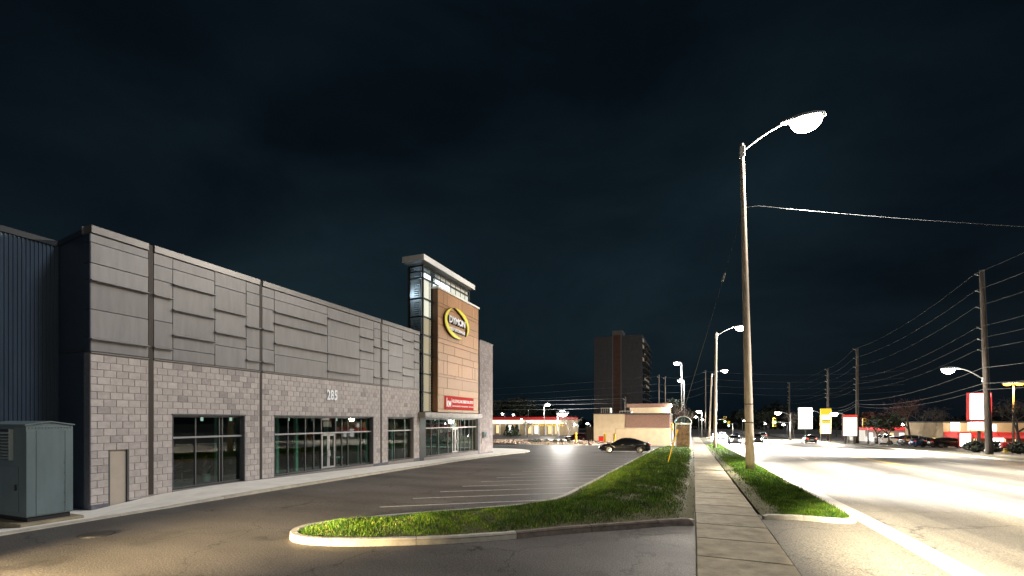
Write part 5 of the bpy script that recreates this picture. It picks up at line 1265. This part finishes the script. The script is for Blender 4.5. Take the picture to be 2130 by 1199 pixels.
# strip of shops at the back
YM = 150.0; mx0, mx1 = kk(990) * YM, kk(1179) * YM; g0 = zg(YM)
zf = lambda py: at(1090, py, YM)[2]
ml = empty('shop_row', (mx0, YM, g0), 'long low row of lit shops with a red fascia far beyond the lot', 'building')
MB().box(mx0, mx1, YM + .4, YM + 16, g0 - .3, zf(874)).build('wall', M['beige'], ml); MB().bbox(mx0, mx1, YM - 1.2, YM + 16, zf(873.5), zf(868), .05).build('roof', M['redlit'], ml)
MB().bbox(mx0, mx1, YM - 1.0, YM + .35, zf(882), zf(874.2), .05).build('fascia', E_['sign_warm'], ml)
for k in range(14):
    a, b = mx0 + (mx1 - mx0) * k / 14, mx0 + (mx1 - mx0) * (k + 1) / 14
    MB().bbox(a - .2, a + .2, YM - .9, YM - .5, g0 - .1, zf(882.2), .02).build('post', M['white_metal'], ml)
    if k % 3 != 1: MB().box(a + .6, b - .6, YM + .33, YM + .39, g0 + .5, zf(885)).build('window', E_[('win', 'win_white', 'win_dim', 'win')[k % 4]], ml)
for k, (p0, p1) in enumerate(((1036, 1052), (1097, 1112))): MB().bbox(kk(p0) * YM, kk(p1) * YM, YM - 1.3, YM - 1.05, zf(881), zf(875), .03).build('lit_sign', E_['sign'], ml)
for k in range(13): MB().ball((kk(1112 + k * 5) * YM, YM - 1.2, zf(885)), .3, 8, 5).build('string_bulb', E_['sign_yellow'], ml)
for i, px in enumerate((1055, 1066, 1075)): shrub('cedar_shrub', (kk(px) * 118, 118, zg(118)), 1.3, 3.2, ('leftmost', 'middle', 'rightmost')[i] + ' of the three cedar shrubs before the row of shops', 'leaf', 500, i + 20, True, 'cedar shrubs')
def lot_lamp(px, py, Y, label, s=1.6, e=5000, double=False, glow='lamp_cool', col=NEUT, dx=-1):
    X = kk(px) * Y; z = at(px, py, Y)[2]; el = empty('lot_lamp', (X - dx * 1.1, Y, zg(Y) - .1), label, 'lamp post', 'parking lot lamp posts')
    MB().tube([(0,0,0), (0,0,z - zg(Y) + .15)], [.14, .09], 10).build('pole', M['galv'], el, smooth_=True, local=True)
    r_ = Vector((X - dx * 1.1, Y, z))
    MB().tube([r_ + Vector((0,0,.1)), r_ + Vector((dx * .7, 0, .15))], .05, 6).build('arm', M['galv'], el)
    c = r_ + Vector((dx * 1.1, 0, .12))
    hd = MB().bbox(c.x - .45*s, c.x + .45*s, c.y - .3*s, c.y + .3*s, c.z, c.z + .16*s, .03).build('luminaire', M['galv'], el)
    MB().ball((c.x, c.y, c.z - .02), (.38*s, .26*s, .22*s), 12, 6).build('lens', E_[glow], hd)
    if e: light('POINT', 'lot_light', (c.x, c.y, c.z - .35*s), e, col, .3)
    return el
lot_lamp(1170, 862, 92, 'very bright low lot lamp above the maroon car', 2.6, 30000, dx=1)
lot_lamp(1139, 843, 135, 'bright warm lot lamp before the dark trees', 2.0, 4000, glow='lamp', dx=1)
lot_lamp(1408, 757, 120, 'taller lot lamp between the apartment tower and the street', 1.9, 40000)
lot_lamp(1415, 793, 150, 'shorter lot lamp just below the taller one beside the street', 1.9, 12000)
lot_lamp(1085, 874, 140, 'thin pale lot lamp over the roof of the shop row', 1.0, 0)
for i, (px, Y, h) in enumerate(((1040, 195, 15), (1062, 200, 18), (1085, 190, 17), (1105, 205, 16), (1128, 200, 12), (1385, 150, 13), (1402, 165, 11))):
    tree('evergreen_tree', (kk(px) * Y, Y, zg(Y)), 40 + i, h, (['first', 'second', 'third', 'fourth', 'fifth'][i] + ' dark tree from the wall end, standing behind the shop row') if i < 5 else ('dark tree left of' if i == 5 else 'dark tree below') + ' the taller lot lamp', 'leaf_dark', 1.0, 14, .55, group='dark trees on the skyline')
for i, (px, Y, h, lab) in enumerate(((1097, 112, 5.5, 'young pale bare tree in front of the shop row'), (1183, 100, 6.5, 'bare tree under the very bright lot lamp'), (1400, 96, 8, 'reddish bare tree behind the bus shelter'), (1424, 110, 8, 'bare tree right of the bus shelter roof'))):
    tree('bare_tree', (kk(px) * Y, Y, zg(Y)), 60 + i, h, lab, 'bark' if i != 2 else 'leaf_red', .8, 6, .3, True, group='bare trees left of the street')
lp = []
for px, top, Y, lab in ((1301, 826, 96, 'thin utility pole standing behind the flat roofed shop'), (1371, 780, 140, 'left one of the two utility poles behind the gabled shop'), (1384, 783, 140, 'right one of the two utility poles behind the gabled shop'), (1468, 770, 150, 'dark utility pole close to the sidewalk far up the street')):
    e, _ = utility_pole((kk(px) * Y, Y, zg(Y) - .1), at(px, top, Y), lab, [(at(px, top + 6, Y)[2], .5)], r0=.2, r1=.14); lp.append(Vector(at(px, top + 3, Y)))
for k, dz in enumerate((0, .9, 1.9)): wire(sag((-75, 96, lp[0].z - dz + 1.0), lp[0] - Vector((0, 0, dz)), .6), .028, f'{("upper", "middle", "lower")[k]} bright cable running left from the pole behind the flat roofed shop')
for k, dz in enumerate((0, 2.2, 4.2, 6.2)): wire(sag((-110, 150, lp[1].z - dz - 1.5), lp[1] - Vector((0, 0, dz)), 1.0) + sag(lp[1] - Vector((0, 0, dz)), lp[2] - Vector((0, 0, dz)), .1)[1:] + sag(lp[2] - Vector((0, 0, dz)), lp[3] - Vector((0, 0, dz)), .8)[1:] + sag(lp[3] - Vector((0, 0, dz)), (60, 175, lp[3].z - dz + .5), 1.2)[1:], .026, f'{names6[k]} of the long faint wires crossing behind the apartment tower')

# ------------------------------------------------------------------ across and up the road
Ys = 104; signal((kk(1486) * Ys, Ys, zg(Ys)), at(1508, 873, Ys), 'yellow signal head on a mast arm over the far end of the near lanes', 'green', 2, s=1.1)
Ys = 128; signal((kk(1524) * Ys, Ys, zg(Ys)), at(1516, 882, Ys), 'farther signal showing green beside the tall lamp pole', 'green', 2, s=1.2)
Ys = 112; signal((kk(1644) * Ys, Ys, zg(Ys)), at(1611, 879, Ys), 'signal showing green on an arm left of the white glowing sign', 'green', 1, s=1.5)
Ys = 96; signal((kk(1806) * Ys, Ys, zg(Ys)), at(1798, 880, Ys), 'yellow signal head just right of the lit red topped sign', 'red', 5, s=1.3)
def pylon(px0, px1, py0, py1, Y, label, top=None, th=.5, glow='sign', poles=None, stripes=(), frame='white_metal', e=0):
    a, b = kk(px0) * Y, kk(px1) * Y; z0, z1 = at((px0+px1)/2, py1, Y)[2], at((px0+px1)/2, py0, Y)[2]; g = zg(Y)
    el = empty('pylon_sign', ((a+b)/2, Y, g), label, 'sign', 'lit roadside signs')
    cab = MB().bbox(a, b, Y - th/2, Y + th/2, z0, z1, .04).build('cabinet', M[frame], el)
    MB().box(a + .12, b - .12, Y - th/2 - .02, Y - th/2 - .004, z0 + .12, z1 - .12 - (top[0] if top else 0)).build('face', E_[glow], cab)
    if top: MB().box(a + .06, b - .06, Y - th/2 - .02, Y - th/2 - .004, z1 - top[0] - .1, z1 - .05).build('header', E_[top[1]], cab)
    for f, h, gl in stripes: MB().box(a + .2, b - .2, Y - th/2 - .035, Y - th/2 - .022, z0 + (z1-z0)*f, z0 + (z1-z0)*f + h).build('stripe', E_[gl], cab)
    for f in (poles or (.5,)): MB().bbox(a + (b-a)*f - .12, a + (b-a)*f + .12, Y - .12, Y + .12, g - .1, z0, .02).build('post', M['bark'], el)
    if e: light('POINT', 'sign_light', ((a+b)/2, Y - 1.5, (z0+z1)/2), e, (1, .97, .92), .8)
    return el
pylon(1660, 1690, 848, 893, 150, 'glowing white square sign farthest up the road', e=2500)
pylon(1706, 1729, 850, 903, 108, 'tall narrow lit price sign with a yellow top and blue stripe', top=(1.2, 'sign_yellow'), poles=(.1, .9), stripes=((.52, .25, 'sign_blue'), (.60, .25, 'sign_blue'), (.40, .7, 'sign_yellow')), frame='yellow', e=500)
pylon(1752, 1783, 863, 908, 92, 'lit white sign with a thin red top edge left of the yellow signal', top=(.35, 'sign_red'), poles=(.2, .8), stripes=((.75, .12, 'sign_yellow'), (.3, .1, 'sign_blue')), frame='brick', e=500)
big = pylon(2012, 2061, 817, 875, 69, 'big white pylon sign framed in red beside the tall utility pole', frame='red', poles=(.5,), e=900)
a, b = kk(2014) * 69, kk(2052) * 69
c = MB().bbox(a, b, 68.75, 69.25, at(2033, 897, 69)[2], at(2033, 878, 69)[2], .04).build('lower_cabinet', M['white_metal'], big)
MB().box(a + .1, b - .1, 68.72, 68.746, at(2033, 896, 69)[2], at(2033, 879, 69)[2]).build('face', E_['sign_warm'], c)
# red arrow sign at the entrance
Y = 66; a, b = kk(2083) * Y, kk(2105) * Y; z0, z1 = at(2093, 932, Y)[2], at(2093, 920, Y)[2]
ar = empty('arrow_sign', ((a+b)/2, Y, zg(Y)), 'low red entrance sign with a white arrow near the right edge', 'sign')
MB().bbox(a, b, Y - .15, Y + .15, z0, z1, .05).build('cabinet', M['redlit'], ar); MB().bbox(a + .2, b - .2, Y - .1, Y + .1, zg(Y) - .1, z0, .02).build('base', M['yellow'], ar)
cx = b - .35; cz = (z0 + z1) / 2
MB().prism([(cx - .1, cz + .18), (cx, cz + .18), (cx + .12, cz), (cx, cz - .18), (cx - .1, cz - .18), (cx + .02, cz)], 'y', Y - .17, Y - .152).build('arrow', M['sign_white'], ar)
# burger restaurant with red awnings
YR = 92.0; rx0, rx1 = kk(1962) * YR, kk(2190) * YR; g0 = zg(YR); zr_ = lambda py: at(2040, py, YR)[2]
rs = empty('restaurant', (rx0, YR, g0), 'low tan restaurant with red awnings and bright windows across the road', 'building')
MB().box(rx0, rx1, YR, YR + 14, g0 - .3, zr_(880)).build('wall', M['beige'], rs); MB().bbox(rx0 - .1, rx1 + .1, YR - .1, YR + 14.1, zr_(879.7), zr_(877), .04).build('parapet', M['roof'], rs)
for k in range(8):
    a, b = rx0 + (rx1 - rx0) * k / 8, rx0 + (rx1 - rx0) * (k + 1) / 8
    MB().add([(a+.05, YR, zr_(899)), (b-.05, YR, zr_(899)), (b-.05, YR - 1.2, zr_(910)), (a+.05, YR - 1.2, zr_(910)), (a+.05, YR, zr_(911)), (b-.05, YR, zr_(911)), (b-.05, YR - 1.2, zr_(912)), (a+.05, YR - 1.2, zr_(912))],
             [(0,1,2,3), (7,6,5,4), (3,2,6,7), (0,3,7,4), (1,5,6,2)]).build('awning', M['redlit'], rs)
    w = MB().box(a + .5, b - .5, YR - .06, YR - .004, g0 + .7, zr_(913)).build('window', E_['win' if k % 3 else 'win_white'], rs)
    for f in (.33, .66): MB().box(a + .5 + (b-a-1)*f - .05, a + .5 + (b-a-1)*f + .05, YR - .1, YR - .062, g0 + .7, zr_(913)).build('mullion', M['frame_dark'], w)
for px0, px1, py0, py1 in ((1976, 1994, 879, 897), (2057, 2070, 884, 897)): MB().bbox(kk(px0) * YR, kk(px1) * YR, YR - .4, YR - .1, zr_(py1), zr_(py0), .04).build('lit_sign', E_['sign'], rs)
light('POINT', 'restaurant_light', (kk(2040) * 88, 86, 3), 2500, (1, .85, .6), .6)
for px0, px1, py0, py1, Y, lab in ((1995, 2021, 901, 930, 80, 'bright white menu board in front of the restaurant'), (2060, 2090, 910, 932, 84, 'bright white order board right of the utility pole')):
    a, b = kk(px0) * Y, kk(px1) * Y; z0, z1 = at(px0, py1, Y)[2], at(px0, py0, Y)[2]
    el = empty('menu_board', ((a+b)/2, Y, zg(Y)), lab, 'menu board', 'menu boards'); cb_ = MB().bbox(a, b, Y, Y + .3, z0, z1, .04).build('cabinet', M['redlit'], el)
    MB().box(a + .08, b - .08, Y - .02, Y - .003, z0 + .1, z1 - .08).build('face', E_['sign'], cb_)
    for f in (.15, .85): MB().bbox(a + (b-a)*f - .06, a + (b-a)*f + .06, Y + .05, Y + .2, zg(Y) - .1, z0, .01).build('post', M['bark'], el)
# petrol station canopy and pale building behind the trees
YG = 120.0; a, b = kk(1800) * YG, kk(1955) * YG; zG = lambda py: at(1860, py, YG)[2]
gs_ = empty('pale_shop', (a, YG, zg(YG)), 'pale floodlit shop with a red roof band behind the bare trees', 'building')
MB().box(a, b, YG, YG + 12, zg(YG) - .3, zG(896)).build('wall', M['white_metal'], gs_); MB().bbox(a - .3, b + .3, YG - 1.5, YG + 12, zG(895.5), zG(890), .05).build('roof_band', M['redlit'], gs_)
for k in range(7):
    u, v = a + (b-a) * k / 7 + .5, a + (b-a) * (k+1) / 7 - .5
    MB().box(u, v, YG - .06, YG - .004, zg(YG) + .8, zG(901)).build('window', E_[('win_white', 'win_dim', 'win')[k % 3]], gs_)
light('POINT', 'shop_light', ((a+b)/2 - 4, YG - 4, 3.2), 4000, (1, .95, .88), .5)
# far street lamps
def far_lamp(base_px, head_px, py, Y, label, glow='lamp', col=WARM, e=9000, s=1.8, group='street lamps across the road'):
    Xb, Xh, z = kk(base_px) * Y, kk(head_px) * Y, at(head_px, py, Y)[2]; dx = 1 if Xh > Xb else -1
    _, c = street_lamp((Xb, Y, zg(Y) - .1), (Xb, Y, z - .2), (Xh - dx * .47 * s, Y, z + .1), label, .16, .09, 'galv', s, .05, group)
    light('SPOT', 'road_light', c, e * 3, col, .4, (13, Y - 6, -2), 120, .6); return c
far_lamp(1644, 1618, 859, 125, 'bright street lamp above the green signal arm up the road')
far_lamp(1708, 1684, 856, 132, 'bright street lamp between the white sign and the price sign')
far_lamp(1765, 1735, 861, 106, 'street lamp glowing between the price sign and the red topped sign')
far_lamp(1460, 1466, 856, 150, 'small far street lamp above the end of the sidewalk', group='street lamps along the near verge')
# orange twin lamp on the right
Y = 80; X = kk(2108) * Y; z = at(2108, 800, Y)[2]
tl = empty('twin_lamp', (X, Y, zg(Y) - .1), 'orange twin headed lamp post over the bare tree at the right edge', 'lamp post')
MB().tube([(X, Y, zg(Y) - .1), (X, Y, z + .1)], [.13, .08], 10).build('pole', M['conc_pole'], tl, smooth_=True)
for s in (-1, 1):
    hd = MB().bbox(X + s*.6 - .45, X + s*.6 + .45, Y - .3, Y + .3, z + .08, z + .28, .05).build('luminaire', M['galv'], tl)
    MB().ball((X + s*.6, Y, z + .05), (.42, .28, .22), 12, 6).build('lens', E_['lamp_orange'], hd)
light('POINT', 'orange_light', (X, Y - .2, z - .5), 2500, (1, .5, .1), .4)
# trees across the road
for i, (px, Y, h, lab, m, bare, nm) in enumerate(((1825, 100, 6.5, 'orange tinged small tree right of the yellow signal', 'leaf_red', False, 'small_tree'), (1848, 92, 6.0, 'dark spreading tree before the pale shop', 'leaf_dark', False, 'small_tree'),
    (1893, 98, 9.5, 'reddish bare tree behind the parked cars across the road', 'leaf_red', True, 'bare_tree'), (1920, 104, 8, 'grey bare tree left of the restaurant', 'bark', True, 'bare_tree'), (2118, 73, 8.5, 'spreading bare tree under the orange twin lamp', 'bark', True, 'bare_tree'),
    (1652, 150, 9, 'pale bare tree behind the far utility pole', 'bark', True, 'bare_tree'), (1560, 190, 11, 'dark tree behind the tall lamp pole far up the road', 'leaf_dark', False, 'dark_tree'), (1600, 185, 10, 'dark tree far up the road left of the green signal', 'leaf_dark', False, 'dark_tree'), (1740, 170, 9, 'dark tree behind the price sign', 'leaf_dark', False, 'dark_tree'))):
    tree(nm, (kk(px) * Y, Y, zg(Y)), 80 + i, h, lab, m, 1.05, 6 if bare else 9, .36 if bare else .30, bare, group='trees across the road')
for px, Y, rz, pn, sty, lab in ((1974, 82, 8, 'paint_black', SEDAN, 'black car parked before the restaurant'), (1905, 90, 15, 'paint_grey', SUV, 'dark grey tall car parked under the reddish bare tree'), (1868, 96, 0, 'paint_white', SEDAN, 'white car parked before the pale shop'), (1838, 102, 90, 'paint_silver', SUV, 'silver tall car parked left of the white car'), (1935, 84, 12, 'paint_blue', SEDAN, 'dark blue car parked between the grey car and the black car')):
    make_car((kk(px) * Y, Y, zg(Y) - .03), R(rz), pn, lab, sty, group='cars parked across the road')
for i, (px, Y) in enumerate(((2030, 66.5), (2072, 68), (2120, 64))):
    shrub('round_shrub', (kk(px) * Y, Y, zg(Y)), 1.1, 1.1, ('dark shrub at the foot of the big pylon sign', 'dark shrub right of the tall utility pole', 'dark shrub by the right edge beside the arrow sign')[i], 'leaf_dark', 420, 90 + i, group='shrubs across the road')

# far wood along the horizon and the small lamps of the town
fw = MB(); q = random.Random(11)
for _ in range(15000):
    x = q.uniform(-330, 360); top = 7 + 4.5 * math.sin(x * .045) + 3 * math.sin(x * .13 + 2) + 2 * math.sin(x * .31)
    c = Vector((x, q.uniform(300, 330), -2.6 + q.random() ** .8 * max(3.5, top) + q.gauss(0, .5))); d1 = Vector((q.gauss(0,1), q.gauss(0,.5), q.gauss(0,1))).normalized(); d2 = d1.cross(Vector((q.gauss(0,.3), 1, q.gauss(0,.3)))).normalized(); w = q.uniform(.6, 1.5)
    fw.add([c + d1 * w, c + d2 * w * .7, c - d1 * w, c - d2 * w * .7], [(0,1,2,3)])
tag(fw.build('far_wood', M['leaf_dark']), 'dark wood along the horizon', 'trees', kind='stuff')
for px, py, Y, lab in ((1447, 868, 190, 'just right of the bus shelter roof'), (1461, 874, 230, 'over the far end of the sidewalk'), (1538, 864, 200, 'left of the tall lamp pole, higher of two'), (1548, 876, 240, 'left of the tall lamp pole, lower of two'),
        (1583, 872, 210, 'right of the tall lamp pole, higher of two'), (1592, 882, 250, 'right of the tall lamp pole, lower of two'), (1630, 884, 190, 'below the arm of the green signal'), (1045, 862, 180, 'over the shop row, nearest the building end'), (1068, 864, 185, 'over the cedar shrubs'),
        (1094, 848, 190, 'high in the dark trees over the shop row'), (1196, 884, 160, 'between the maroon car and the shop row'), (1222, 882, 165, 'over the dark board screen'), (1878, 884, 150, 'behind the reddish bare tree'), (1950, 888, 140, 'left of the restaurant roof')):
    lot_lamp(px, py, Y, 'small distant lamp glinting ' + lab, 1.3, 0)['group'] = 'distant lamps of the town'
